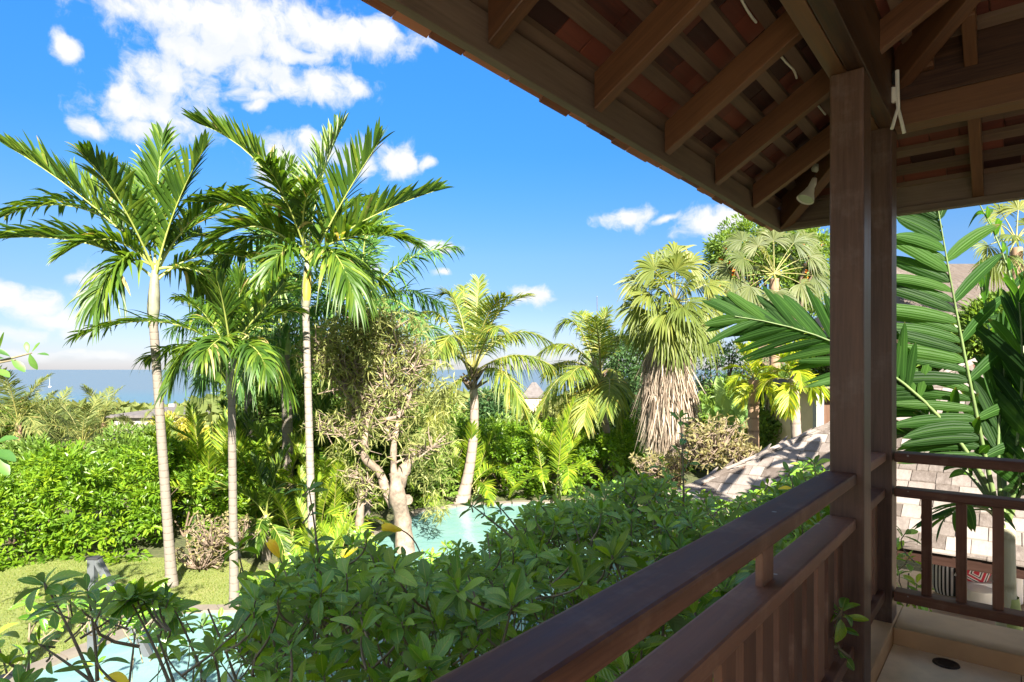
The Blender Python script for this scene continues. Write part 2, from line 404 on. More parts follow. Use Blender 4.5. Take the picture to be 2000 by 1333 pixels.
M['brightpalm'] = leaf_mat('bright_palm_leaf', (.07, .13, .01), (.17, .22, .012), (.38, .36, .02), .42, .4, .4)
M['nearpalm'] = leaf_mat('near_palm_leaf', (.010, .032, .005), (.018, .055, .008), (.034, .085, .011), .55, .45, .22, objrand=True, vein='palm')
M['shrub'] = leaf_mat('shrub_leaf', (.048, .128, .012), (.102, .22, .02), (.19, .31, .032), .25, .25, .7, objrand=True, vein='pin', under=(.16, .26, .12))
M['shrub_new'] = leaf_mat('shrub_leaf_young', (.07, .14, .010), (.10, .175, .013), (.15, .22, .018), .33, .4, .5, objrand=True, vein='pin')
M['hedge'] = leaf_mat('hedge_leaf', (.042, .095, .008), (.092, .168, .011), (.18, .245, .014), .38, .38, .45)
M['tree_mid'] = leaf_mat('tree_leaf_mid', (.046, .086, .015), (.085, .14, .023), (.14, .195, .03), .45, .3, .4)
M['tree_dark'] = leaf_mat('tree_leaf_dark', (.02, .048, .017), (.036, .078, .026), (.068, .115, .034), .45, .25, .4)
M['tree_olive'] = leaf_mat('tree_leaf_olive', (.08, .10, .030), (.135, .15, .045), (.22, .22, .08), .55, .28, .3)
M['reed'] = leaf_mat('reed_leaf', (.14, .15, .03), (.23, .22, .04), (.38, .32, .04), .5, .35, .3)
M['yellowbush'] = leaf_mat('yellow_bush_leaf', (.075, .068, .025), (.14, .125, .05), (.22, .19, .095), .6, .25, .3)
M['banana'] = leaf_mat('banana_leaf', (.06, .12, .03), (.09, .16, .04), (.13, .2, .05), .4, .35, .4)
M['flower_or'] = plain('flower_orange', (.75, .18, .02), .5)
M['near_rachis'] = plain('near_rachis', (.11, .16, .05), .5, var=.3)
M['petal'] = leaf_mat('bud_petal', (.72, .68, .40), (.78, .74, .50), (.82, .78, .58), .5, .4, .3)
M['petal_y'] = leaf_mat('bud_yellow', (.45, .42, .06), (.52, .46, .07), (.6, .5, .08), .5, .4, .3)
M['leaf_yellow'] = leaf_mat('leaf_yellow', (.6, .48, .05), (.65, .5, .05), (.7, .52, .05), .45, .4, .4)
M['white_paint'] = plain('white_paint', (.74, .74, .66), .35, var=.05)
M['white_plastic'] = plain('white_plastic', (.78, .77, .68), .3, var=.04)
M['glass'] = plain('lamp_glass', (.55, .55, .45), .1, var=.03)
M['metal'] = plain('grey_steel', (.13, .14, .15), .35, metal=.4, var=.1)
M['drain'] = plain('drain_iron', (.03, .026, .024), .45, metal=.3)
M['cedar_sunlit'] = wood('cedar_sunlit', 1, (.16, .06, .035), (.48, .22, .13), .6, .3, objrand=.6)  # eave shingles: lighter cedar, sunlight put into the colour
M['wall_white'] = plain('white_wall', (.72, .68, .62), .8, var=.05, scale=1.5)
M['cream'] = plain('cream_plaster', (.62, .48, .30), .8, var=.1, scale=2)
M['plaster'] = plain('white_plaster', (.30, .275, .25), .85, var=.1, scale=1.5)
M['stone'] = plain('coping_stone', (.17, .145, .115), .7, var=.15, scale=4)
M['curb'] = plain('curb_render', (.50, .32, .165), .7, var=.18, scale=2.5, bmp=.15)
M['far_roof'] = plain('far_roof_grey', (.10, .088, .085), .8, var=.3, scale=3)
M['door'] = wood('door_wood', 2, (.07, .035, .02), (.15, .08, .05), .5, .3)
M['darkfabric'] = plain('black_fabric', (.02, .02, .022), .8)
M['cushion'] = plain('white_fabric', (.75, .74, .70), .85, var=.05)
# ------------------------------------------------------------------ ground, sea, lawn, pool
def ground():
    xs = np.concatenate([np.linspace(-900, -40, 12), np.linspace(-34, 34, 24), np.linspace(40, 900, 12)])
    ys = np.concatenate([np.linspace(-60, -10, 6), np.linspace(-6, 60, 34), np.linspace(70, 560, 40)])
    X, Y = np.meshgrid(xs, ys); Z = np.array([[ground_z(x, y) for x in xs] for y in ys])
    Z += np.where(Y > 24, .25 * np.sin(X * .31) * np.cos(Y * .23), 0)
    nx = len(xs); i = np.arange(len(ys) - 1)[:, None] * nx + np.arange(nx - 1)[None]
    b = MB(); b.add(np.stack([X, Y, Z], -1).reshape(-1, 3), np.stack([i, i + 1, i + nx + 1, i + nx], -1).reshape(-1, 4))
    m, t, bs = mat('garden_soil'); tc = t.new('ShaderNodeTexCoord')
    n = t.noise(tc.outputs['Object'], .5, 6, .65); n2 = t.noise(tc.outputs['Object'], 9, 4, .7)
    c = t.ramp(t.math('MULTIPLY_ADD', n2, .5, t.math('MULTIPLY', n, .55)), [(.35, (.045, .038, .02)), (.5, (.07, .085, .025)), (.66, (.14, .12, .06))])
    t.put(bs.inputs['Base Color'], c); bs.inputs['Roughness'].default_value = .95; bump(t, bs, n2, .8, .1)
    b.build('ground', m, kind='structure')
ground()
def sea():
    b = MB(); ys = [330, 520, 900, 2000, 6000, 20000, 80000]; xs = [-80000, -6000, -900, 0, 900, 6000, 80000]
    v = [(x, y, -26) for y in ys for x in xs]; q = [(j * 7 + i, j * 7 + i + 1, j * 7 + i + 8, j * 7 + i + 7) for j in range(6) for i in range(6)]
    b.add(v, q)
    m, t, bs = mat('sea_water'); tc = t.new('ShaderNodeTexCoord'); sp = t.new('ShaderNodeSeparateXYZ'); t.put(sp.inputs[0], tc.outputs['Object'])
    n = t.noise(t.vmath('MULTIPLY', tc.outputs['Object'], (.004, .012, 1)), 1., 4)
    f = t.math('ADD', t.maprange(sp.outputs[1], 420, 950), t.math('MULTIPLY', t.math('SUBTRACT', n, .5), .35))
    c = t.ramp(f, [(0, (.055, .175, .195)), (.3, (.06, .12, .165)), (1, (.078, .115, .15))])
    t.put(bs.inputs['Base Color'], c); bs.inputs['Roughness'].default_value = .55; bs.inputs['Specular IOR Level'].default_value = .35
    w = t.noise(t.vmath('MULTIPLY', tc.outputs['Object'], (.05, .16, 1)), 1., 5, .6); bump(t, bs, w, .5, 1.2)
    b.build('sea', m, kind='structure')
sea()
LAWN = [(-30, 2), (-4.2, 2), (-3.9, 10.3), (-4.6, 12.2), (-6.2, 13.8), (-9.5, 13.6), (-30, 12.2)]
POOL = [(-7.2, 6.3), (-6.6, 8.2), (-5.55, 10.45), (-4.4, 10.5), (-3.75, 13.2), (-3.45, 15.2), (-2.6, 17.9), (-1.2, 18.8), (2.4, 19.2), (4.2, 17.5), (3.0, 13), (-.6, 8.6), (-2.4, 6.2), (-4.8, 5.2)]
def sheet(name, poly, z, m, zb=None, inset=None):
    b = MB(); n = len(poly)
    bm = bmesh.new(); f = bm.faces.new([bm.verts.new((x, y, z)) for x, y in poly])
    bmesh.ops.triangulate(bm, faces=[f]); me = bpy.data.meshes.new(name); bm.to_mesh(me); bm.free(); me.materials.append(m)
    return link(name, me, kind='structure')
def lawn():
    m, t, bs = mat('lawn_grass'); tc = t.new('ShaderNodeTexCoord')
    n = t.noise(tc.outputs['Object'], .45, 4, .6); n2 = t.noise(tc.outputs['Object'], 22, 4, .7)
    c = t.ramp(t.math('MULTIPLY_ADD', n2, .4, t.math('MULTIPLY', n, .65)), [(.36, (.11, .15, .03)), (.55, (.165, .19, .045)), (.68, (.24, .22, .08))])
    t.put(bs.inputs['Base Color'], c); bs.inputs['Roughness'].default_value = .9; bump(t, bs, n2, .7, .03)
    sheet('lawn', LAWN, .006, m)
    k = 42000; x = N.uniform(-13, -4.0, k); y = N.uniform(7.5, 13.9, k)
    b = MB(); d = np.stack([N.normal(0, .5, k), N.normal(0, .5, k), np.ones(k)], 1); nr = np.stack([N.normal(0, 1, k), N.normal(0, 1, k), np.zeros(k)], 1)
    L = N.uniform(.025, .055, k)
    keep = np.array([in_poly(a, c2, LAWN) and not in_poly(a, c2, POOL_OUT) for a, c2 in zip(x, y)])
    b.leaves(np.stack([x, y, np.full(k, .004)], 1)[keep], d[keep], nr[keep], L[keep], .011)
    b.build('grass', leaf_mat('grass_blade', (.07, .105, .018), (.105, .135, .026), (.16, .16, .05), .6, .3, .2), kind='stuff')
def in_poly(x, y, poly):
    c = False; j = len(poly) - 1
    for i in range(len(poly)):
        (xi, yi), (xj, yj) = poly[i], poly[j]
        if (yi > y) != (yj > y) and x < (xj - xi) * (y - yi) / (yj - yi) + xi: c = not c
        j = i
    return c
def offset_poly(poly, d):
    n = len(poly); A = sum(poly[i][0] * poly[(i + 1) % n][1] - poly[(i + 1) % n][0] * poly[i][1] for i in range(n)); s = 1 if A > 0 else -1
    out = []
    for i in range(n):
        p, q, r = Vector(poly[i - 1]), Vector(poly[i]), Vector(poly[(i + 1) % n])
        a = (q - p).normalized(); c = (r - q).normalized()
        nn = Vector((a.y + c.y, -a.x - c.x)).normalized() * s
        k = nn.dot(Vector((a.y, -a.x)) * s); out.append(tuple(q + nn * d / max(.4, k)))
    return out
POOL_OUT = offset_poly(POOL, .26)
lawn()
def pool():
    m, t, bs = mat('pool_water'); tc = t.new('ShaderNodeTexCoord')
    n = t.noise(tc.outputs['Object'], 1.1, 3, .5)
    t.put(bs.inputs['Base Color'], t.ramp(n, [(.3, (.13, .26, .255)), (.7, (.175, .305, .28))]))
    bs.inputs['Roughness'].default_value = .12; bs.inputs['Specular IOR Level'].default_value = .3
    bump(t, bs, t.noise(tc.outputs['Object'], 3.2, 4), .3, .06)
    sheet('pool_water', POOL, .05, m)
    r = thing('pool_coping', 'pale stone coping slabs rimming the turquoise pool', 'pool edge', (0, 0, 0))
    n = len(POOL)
    for i in range(n):
        a, c = Vector(POOL[i]), Vector(POOL[(i + 1) % n]); ao, co = Vector(POOL_OUT[i]), Vector(POOL_OUT[(i + 1) % n])
        k = max(1, round((c - a).length / .6))
        for j in range(k):
            f0, f1 = j / k + .006, (j + 1) / k - .006
            p = [a.lerp(c, f0), a.lerp(c, f1), ao.lerp(co, f1), ao.lerp(co, f0)]
            h = .10 + R.uniform(-.004, .004); b = MB()
            v = [(q.x, q.y, -.05) for q in p] + [(q.x, q.y, h) for q in p]
            b.add(v, [(3,2,1,0),(4,5,6,7),(0,1,5,4),(1,2,6,5),(2,3,7,6),(3,0,4,7)], smooth=False)
            b.build('slab', M['stone'], r)
pool()

# ------------------------------------------------------------------ the veranda
# local frame of the building: x to the right-back, y along the long railing, z up
HOUSE = thing('veranda_house', 'dark timber veranda with open hip roof, square posts and tiled floor', 'house', (0, 0, 0), -TH)
HM = Matrix.Rotation(-TH, 4, 'Z')
def to_local(p): return HM.inverted() @ p
E = EYE
XE, YE = -1.235, 4.385                      # roof corner in plan
TP = .605                                   # roof pitch
def zb(x): return E + .966 + (x + 1.2) * TP           # rafter undersides, long slope
def zb2(y): return E + .966 + (YE - .035 - y) * TP    # rafter undersides, end slope

def house():
    h = HOUSE
    # posts
    beam('post', (-.592, 2.79, E - 1.37), (-.466, 2.945, E + 1.212), M['post_grey'], h, .008)
    beam('post', (-.602, 3.585, E - 1.37), (-.476, 3.745, E + 1.40), M['post_grey'], h, .008)
    # ring beams: two plies on the long side, two boards on the end
    for x0, x1 in ((-.600, -.534), (-.530, -.462)):
        beam('ring_beam', (x0, -3.6, E + 1.214), (x1, 3.58, E + 1.62), M['roof_y'], h)
    beam('ring_beam', (-.47, 3.592, E + 1.213), (6, 3.722, E + 1.338), M['roof_x'], h)
    beam('ring_beam', (-.47, 3.592, E + 1.3395), (6, 3.718, E + 1.63), M['roof_x'], h)
    beam('king_strut', (-.585, 2.80, E + 1.625), (-.475, 2.93, E + 2.3), M['post_grey'], h)
    beam('short_strut', (-.36, 3.54, E + 1.45), (-.30, 3.59, E + 2.1), M['roof_z'], h)
    # floor slab, curb, tiles, walls below and behind
    b = MB(); b.box((-.60, -7, 0), (7, 3.86, E - 1.376)); b.build('lower_wall', M['cream'], h)
    b = MB(); b.box((1.5, -1.2, E - 1.376), (7, 3.2, E + 1.7)); b.build('wall', M['wall_white'], h)
    beam('curb', (-.64, -7, E - 1.374), (-.468, 3.90, E - 1.272), M['curb'], h, .006)
    beam('curb', (-.466, 3.545, E - 1.374), (4, 3.90, E - 1.2735), M['curb'], h, .006)
    ft = link('floor', None or bpy.data.meshes.new('floor'), h)
    bb = MB(); bb.box((-.467, -7, E - 1.40), (6, 3.544, E - 1.366)); h2 = bb.mesh('floor', plain('grout', (.20, .15, .10), .9)); ft.data = h2
    tm = plain('travertine_tile', (.80, .68, .51), .38, var=.24, scale=3.0, objrand=.25)
    tb = None; ys = [3.542 - .62 * k for k in range(17)]
    for k in range(16):  # far rows form an unseen open deck, added to bounce sunlight under the roof
        for j, (x0, x1) in enumerate(((-.465, .02), (.024, .62), (.624, 1.22), (1.224, 1.82), (1.824, 2.42))):
            beam('tile', (x0, ys[k + 1] + .006, E - 1.37), (x1, ys[k], E - 1.356 + R.uniform(-.0008, .0008)), tm, ft, .002)
    # floor drain: a thing of its own would not move; part of the floor
    b = MB(); th = np.linspace(0, 2 * pi, 29)[:-1]
    c = Vector((-.245, 3.455, E - 1.3545))
    ring = [(c.x + .055 * cos(a), c.y + .055 * sin(a), c.z - .006) for a in th]; top = [(c.x + .052 * cos(a), c.y + .052 * sin(a), c.z + .004) for a in th]
    inn = [(c.x + .04 * cos(a), c.y + .04 * sin(a), c.z + .004) for a in th]; low = [(c.x + .038 * cos(a), c.y + .038 * sin(a), c.z + .001) for a in th]
    n = 28; q = [(k * n + i, k * n + (i + 1) % n, (k + 1) * n + (i + 1) % n, (k + 1) * n + i) for k in range(3) for i in range(n)]
    b.add(ring + top + inn + low, q); b.add(low, tris=[(0, i, i + 1) for i in range(1, n - 1)])
    for k in range(5): b.box((c.x - .03, c.y - .03 + k * .0145, c.z + .0012), (c.x + .03, c.y - .023 + k * .0145, c.z + .003))
    b.build('drain_cover', M['drain'], ft)

    # ---------------- roof
    roof = link('roof', None, h); 
    RX = 3.1                                  # ridge x
    # sheathing above everything (keeps the sun out)
    dz = .205
    def zt(x): return zb(x) + dz
    b = MB(); ze = zt(XE - .03); zr = zt(RX); py = YE + .03 - (RX - XE + .03)
    YB = -3.7  # roof ended short behind the camera so sun reaches the added deck
    a0, a1 = (XE - .03, YB, ze), (XE - .03, YE + .03, ze); r0, r1 = (RX, YB, zr), (RX, py, zr); c0, c1 = (2 * RX - XE, YB, ze), (2 * RX - XE, YE + .03, ze)
    V = [a0, a1, r0, r1, c0, c1]; V2 = [(x, y, z + .05) for x, y, z in V]
    b.add(V + V2, [(0,1,3,2),(2,3,5,4),(6,8,9,7),(8,10,11,9),(0,6,7,1),(4,5,11,10),(1,7,11,5),(0,2,8,6),(2,4,10,8)], [(1,5,3),(7,9,11)], smooth=False)
    b.build('roof_deck', M['shingle_edge'], roof)
    # fascias
    beam('fascia', (XE - .012, -3.7, E + .934), (XE + .022, YE + .012, E + 1.062), M['fascia_y'], roof)
    beam('fascia', (XE + .024, YE - .024, E + .934), (6, YE + .012, E + 1.105), M['fascia_x'], roof)
    beam('fascia_lip', (XE + .026, YE - .052, E + .934), (6, YE - .026, E + .972), M['fascia_x'], roof)
    def sloped(name, x0, x1, y0, y1, zf, dz0, dz1, m, alongx=True, bev=.003):
        """a timber lying in a roof slope: x0..x1 runs up the slope"""
        bm = bmesh.new()
        vs = [bm.verts.new(v) for v in ((x0,y0,zf(x0,y0)+dz0),(x1,y0,zf(x1,y0)+dz0),(x1,y1,zf(x1,y1)+dz0),(x0,y1,zf(x0,y1)+dz0),(x0,y0,zf(x0,y0)+dz1),(x1,y0,zf(x1,y0)+dz1),(x1,y1,zf(x1,y1)+dz1),(x0,y1,zf(x0,y1)+dz1))]
        for f in ((3,2,1,0),(4,5,6,7),(0,1,5,4),(1,2,6,5),(2,3,7,6),(3,0,4,7)): bm.faces.new([vs[i] for i in f])
        if bev: bmesh.ops.bevel(bm, geom=bm.edges[:], offset=bev, segments=1, affect='EDGES')
        me = bpy.data.meshes.new(name); c = sum((v.co for v in bm.verts), Vector()) / len(bm.verts)
        rot = Matrix.Rotation(-atan((zf(x1, y0) - zf(x0, y0)) / (x1 - x0)), 3, 'Y') @ Matrix.Rotation(atan((zf(x0, y1) - zf(x0, y0)) / (y1 - y0)), 3, 'X'); ri = rot.inverted()
        for v in bm.verts: v.co = ri @ (v.co - c)
        bm.to_mesh(me); bm.free(); me.materials.append(m)
        return link(name, me, roof, loc=c, rot=rot.to_euler())
    L = lambda x, y: zb(x)
    L2 = lambda x, y: zb2(y)
    # rafters of the long slope
    for k in range(-1, 9):
        y = 3.16 - .592 * k
        xtop = min(RX - .03, XE + (YE - y) - .05) if k < 1 else RX - .03
        sloped('rafter', XE + .03, xtop, y - .026, y + .026, L, 0, .135, M['roof_x'])
    sloped('rafter', XE + .03, -.75, 3.75, 3.80, L, 0, .135, M['roof_x']) if False else None
    # rafters of the end slope (run in y)
    for k in range(-1, 5):
        x = -.16 + .62 * k
        y1 = YE - .03; y0 = YE - (x - XE) + .06
        if y0 < y1 - .2: sloped('rafter', x - .026, x + .026, max(y0, -1), y1, L2, .0, .135, M['roof_y'])
    # hip rafter
    hl = sqrt(2); 
    Mh = Matrix.Translation((XE + .03, YE - .03, E + .955)) @ Matrix.Rotation(-pi / 4, 4, 'Z') @ Matrix.Rotation(-atan(TP / hl), 4, 'Y')
    beam('hip_rafter', (.0, -.035, -.02), (5.6, .035, .175), M['roof_x'], roof, .004, Mh)
    # battens and shingles
    rows = 15; dx = .117
    for i in range(rows):
        x = XE + .015 + dx * i
        yend = YE - (x - XE) - .05
        sloped('batten', x - .021, x + .021, -2.2, yend, L, .136, .160, M['batten_y'], bev=0)
    for i in range(rows - 2):
        y = YE - .015 - dx * i
        x0 = XE + (YE - y) + .05
        sloped('batten', x0, 3.0, y - .021, y + .021, L2, .136, .160, M['batten_x'], bev=0)
    vis = 0
    def shingle(x0, x1, y0, y1, zf, m, j):
        sloped('shingle', x0, x1, y0, y1, zf, .162 + j, .172 + j, m, bev=0)
    rest = MB()
    for i in range(-1, rows):
        xa = XE + .015 + dx * i; xb = xa + dx - .002
        if i == -1: xa = XE - .074
        y = .55 + R.uniform(-.1, .05); yend = YE + .055 - max(0, xa - XE)
        while y < yend - .02:
            w = R.choice((.10, .13, .16, .19, .22)) * R.uniform(.9, 1.1); y2 = min(yend, y + w)
            j = R.uniform(0, .007); xo = R.uniform(-.008, .004) if i == -1 else 0
            if y2 - y > .03: (shingle(xa + xo, xb, y, y2 - R.uniform(.003, .007), L, M['shingle_red'], j) if i > -1 else sloped('shingle', xa + xo, XE - .014, y, y2 - R.uniform(.003, .008), L, .060 - j * .5, .150, M['cedar_sunlit'], bev=0))
            y = y2
    for i in range(-1, rows - 3):
        ya = YE - .015 - dx * i; yb = ya - dx + .002
        if i == -1: ya = YE + .062
        x = XE - .05 + max(0, YE - ya); xend = 1.2
        while x < xend:
            w = R.choice((.10, .13, .16, .19, .22)) * R.uniform(.9, 1.1); j = R.uniform(0, .007)
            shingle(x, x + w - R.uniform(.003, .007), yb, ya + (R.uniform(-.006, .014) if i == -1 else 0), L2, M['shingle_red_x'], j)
            x += w
house()

def railing():
    r = thing('balcony_railing', 'dark brown wooden railing with flat balusters along the veranda edges', 'railing', HM @ Vector((-.55, 0, E - 1.27)), -TH)
    O = Vector((-.55, 0, E - 1.27))
    def bx(name, lo, hi, m, bev=.006): return beam(name, Vector(lo) - O, Vector(hi) - O, M[m], r, bev)
    zt = E - .416
    bx('top_rail', (-.607, -6.5, zt - .048), (-.490, 2.785, zt), 'rail_y', .01)
    bx('middle_rail', (-.600, -6.5, E - .643), (-.492, 2.786, E - .598), 'rail_y', .009)
    bx('bottom_rail', (-.592, -6.5, E - 1.163), (-.50, 2.787, E - 1.113), 'rail_y')
    bx('top_rail', (-.595, 2.95, zt - .047), (-.50, 3.58, zt - .001), 'rail_y', .01)
    bx('middle_rail', (-.592, 2.95, E - .643), (-.502, 3.58, E - .598), 'rail_y', .009)
    bx('bottom_rail', (-.588, 2.95, E - 1.163), (-.505, 3.58, E - 1.113), 'rail_y')
    bx('top_rail', (-.470, 3.59, zt - .048), (3.2, 3.705, zt), 'rail_x', .01)
    bx('middle_rail', (-.471, 3.60, E - .638), (3.2, 3.69, E - .594), 'rail_x', .009)
    bx('bottom_rail', (-.472, 3.60, E - 1.163), (3.2, 3.69, E - 1.113), 'rail_x')
    k = 0
    y = -1.31 - .1525 * 33
    while y < 2.72:
        bx('baluster', (-.556, y, E - 1.115), (-.535, y + .098, E - .641), 'rail_z', .003)
        y += .1525
    for y in (-.1, 1.74): bx('rail_block', (-.556, y, E - .600), (-.535, y + .098, zt - .046), 'rail_z', .003)
    for y in (3.0, 3.16, 3.32, 3.47): bx('baluster', (-.556, y, E - 1.115), (-.535, y + .09, E - .641), 'rail_z', .003)
    for k in range(24):
        x = -.337 + .1385 * k
        bx('baluster', (x - .0215, 3.63, E - 1.115), (x + .0215, 3.66, E - .636), 'rail_z', .003)
    for k in range(3): bx('rail_block', (.42 + 1.1 * k, 3.63, E - .597), (.463 + 1.1 * k, 3.66, zt - .046), 'rail_z', .003)
railing()

def fixtures():
    # adjustable spot lamp on the hip rafter
    p0 = HM @ Vector((-.885, 4.03, E + 1.145)); 
    c = P(1600, 334, 3.72); hd = P(1570, 396, 3.70)
    r = thing('spot_lamp', 'white adjustable spot lamp fixed to the hip rafter beside the post', 'lamp', c)
    b = MB(); up = Vector((.35, -.3, .8)).normalized()
    b.tube([c + up * .03, c + up * .028, c - up * .005, c - up * .018], [.03, .046, .048, .036], 20); b.build('base', M['white_plastic'], r, c)
    d = (hd - c).normalized(); b = MB()
    b.tube([c - up * .012, c + d * .04, c + d * .06], [.012, .012, .01], 10)
    b.build('arm', M['metal'], r, c)
    b = MB(); ps = [0.055, .06, .10, .12, .125, .15, .185, .20, .205]; rs = [.012, .019, .020, .020, .023, .03, .046, .051, .052]
    b.tube([c + d * p for p in ps], rs, 24, cap=False)
    b.build('head', M['white_plastic'], r, c)
    b = MB(); b.tube([c + d * .192, c + d * .198], [.045, .044], 24); b.build('lens', M['glass'], r, c)
    # white forked rod by the beam
    a = P(1752, 138, 2.96); e = P(1754, 212, 2.96); f1 = P(1742, 252, 2.95); f2 = P(1766, 260, 2.93)
    r = thing('forked_rod', 'white plastic rod ending in a fork, hung by the corner post', 'bracket', a)
    b = MB(); b.tube([a, e], .009, 10); b.build('rod', M['white_plastic'], r, a)
    for q in (f1, f2):
        b = MB(); b.tube([e + Vector((0, 0, .006)), q], [.007, .008], 10); b.build('prong', M['white_plastic'], r, a)
    b = MB(); k = P(1745, 186, 2.97); b.box(k - Vector((.012, .01, .035)), k + Vector((.014, .012, .035))); b.build('clip', M['white_plastic'], r, a)
    b = MB(); k = P(1746, 152, 2.98); b.box(k - Vector((.008, .008, .03)), k + Vector((.02, .012, .03))); b.build('switch_box', M['darkfabric'], r, a)
    # white cables under the shingles
    def cable(pts, lab):
        b = MB(); b.tube(pts, .005, 6); o = pts[0]
        tag(b.build('cable', M['white_plastic'], None, o), lab, 'cable', 'cables under the roof')
    def onroof(px, py, dz=.15):
        # a point on the batten undersides of the long slope seen at this pixel
        d = to_local(Vector(((px - 1000) / F, 1, (722 - py) / F)))
        k = (.966 + dz + 1.2 * TP) / (d.z - TP * d.x); return HM @ (d * k) + Vector((0, 0, EYE - 0))
    cable([onroof(px, py, .125) for px, py in ((1441, -14), (1458, 18), (1470, 36), (1477, 44))], 'white cable between the two rafters at the top edge')
    cable([onroof(px, py, .125) for px, py in ((1515, 98), (1535, 122), (1549, 136), (1553, 143), (1556, 153))], 'white cable bent under the shingles left of the post')
    cable([onroof(px, py, .125) for px, py in ((1588, 195), (1598, 207), (1612, 224))], 'short white cable running behind the tall post')
fixtures()

# ------------------------------------------------------------------ pavilion with shingle roof
def pavilion():
    X0, Y0, z0 = -4.0, 7.9, E - 1.9; W = 7.0; RH = 3.5; TPp = .577
    pv = thing('pavilion', 'low open pavilion under a weathered grey shingle hip roof', 'pavilion', (0, 0, 0), -TH)
    roof = link('roof', None, pv)
    zr = z0 + RH * TPp; ap = (X0 + RH, Y0 + RH, zr); cs = [(X0, Y0), (X0 + W, Y0), (X0 + W, Y0 + W), (X0, Y0 + W)]
    b = MB(); b.add([(x, y, z0 - .03) for x, y in cs] + [(ap[0], ap[1], zr - .03)] + [(x, y, z0 - .06) for x, y in cs] + [(ap[0], ap[1], zr - .06)],
        [(0, 5, 6, 1), (1, 6, 7, 2), (2, 7, 8, 3), (3, 8, 5, 0)], [(0, 1, 4), (1, 2, 4), (2, 3, 4), (3, 0, 4), (5, 9, 6), (6, 9, 7), (7, 9, 8), (8, 9, 5)], smooth=False)
    b.build('roof_deck', M['shingle_edge'], roof)
    for i, (a, c) in enumerate(((0, 1), (1, 2), (2, 3), (3, 0))):
        (xa, ya), (xb, yb) = cs[a], cs[c]
        lo = (min(xa, xb) - (.02 if i % 2 else 0), min(ya, yb) - (0 if i % 2 else .02), z0 - .17); hi = (max(xa, xb) + (.02 if i % 2 else 0), max(ya, yb) + (0 if i % 2 else .02), z0 - .035)
        if i % 2: lo = (lo[0], lo[1] + .04, lo[2]); hi = (hi[0], hi[1] - .04, hi[2])
        beam('fascia', lo, hi, M['pav_fascia'], roof, .004)
    step = .19
    rest = MB()
    for side in (0, 3):
        i = -1
        while i * step < RH - .1:
            s0 = i * step - (.03 if i < 0 else 0) + (.12 if i < 0 else 0); s0 = max(s0, -.05); s1 = (i + 1) * step + .12
            lo = max(0, s0) ; u = lo - (.03 if side == 0 else 0); uend = W - lo
            if side == 0: uend = min(uend, 4.9)
            while u < uend - .03:
                w = R.choice((.12, .16, .2, .24, .28)) * R.uniform(.9, 1.1); u2 = min(u + w, uend); j = R.uniform(0, .006); sj = R.uniform(-.008, .008)
                ua, ub = u + .002, u2 - R.uniform(.003, .008); t0, t1 = s0 + sj, min(s1, RH)
                bot, th = .018 + j, .016
                # left edge trimmed to the hip
                ua1, ub1 = max(ua, t1), min(ub, W - t1)
                if ub1 - ua1 < .02: ua1 = max(ua, min(ub, t1)); ub1 = ua1 + .01
                pts = [(ua, t0, bot), (ub, t0, bot), (ub1, t1, .004), (ua1, t1, .004), (ua, t0, bot + th), (ub, t0, bot + th), (ub1, t1, .012), (ua1, t1, .012)]
                if side == 0: V = [(X0 + p, Y0 + q, z0 + q * TPp + r - .03) for p, q, r in pts]
                else: V = [(X0 + q, Y0 + W - p, z0 + q * TPp + r - .03) for p, q, r in pts]
                fc = [(3,2,1,0),(4,5,6,7),(0,1,5,4),(1,2,6,5),(2,3,7,6),(3,0,4,7)]
                vis = side == 0 and -.2 < u < 4.5 and i < 16
                if vis:
                    bb = MB(); c = np.mean(V, 0); bb.add(V, fc, smooth=False); bb2 = bb.mesh('shingle', M['shingle_grey'], c)
                    link('shingle', bb2, roof, loc=c)
                else: rest.add(V, fc, smooth=False)
                u = u2
            i += 1
    rest.build('shingle_field', M['shingle_grey'], roof, kind='stuff')
    # hip caps
    for sgn in (0,):
        n = 22
        for k in range(n):
            t0, t1 = k / n * RH, (k + 1.25) / n * RH
            bb = MB(); a = .0
            zz = lambda t: z0 + t * TPp + .03
            V = [(X0 + t0 - .0, Y0 + t0, zz(t0) + .012), (X0 + t0 + .10, Y0 + t0 - .0, zz(t0) - .014), (X0 + t1 + .10, Y0 + t1, zz(t1) - .026), (X0 + t1, Y0 + t1, zz(t1)), (X0 + t1, Y0 + t1 + .10, zz(t1) - .026), (X0 + t0, Y0 + t0 + .10, zz(t0) - .014)]
            V2 = [(x, y, z - .014) for x, y, z in V]
            bb.add(V + V2, [(0, 1, 2, 3), (0, 3, 4, 5), (6, 9, 8, 7), (6, 11, 10, 9), (0, 6, 7, 1), (0, 5, 11, 6)], smooth=False)
            c = np.mean(V, 0); link('hip_shingle', bb.mesh('hip_shingle', M['shingle_grey'], c), roof, loc=c)
    for x, y in ((X0 + .5, Y0 + .5), (X0 + W - .5, Y0 + .5), (X0 + W - .5, Y0 + W - .5), (X0 + .5, Y0 + W - .5)):
        beam('post', (x - .08, y - .08, 0), (x + .08, y + .08, z0 - .06), M['roof_z'], pv, .006)
    fl = MB(); fl.box((X0 - .4, Y0 - 3.2, -.02), (X0 + W + .4, Y0 + W + .2, .03)); f = fl.build('floor', plain('patio_grout', (.36, .27, .18), .9), pv)
    tm = plain('patio_tile', (.42, .31, .20), .6, var=.2, scale=2.2, objrand=.25)
    for i in range(12):
        for j in range(17):
            x, y = X0 - .38 + .65 * i, Y0 - 3.18 + .65 * j
            if i < 2 or j > 15: continue
            beam('tile', (x, y, .02), (x + .644, y + .644, .036 + R.uniform(-.001, .001)), tm, f, 0.002)
    return X0, Y0
pavilion()

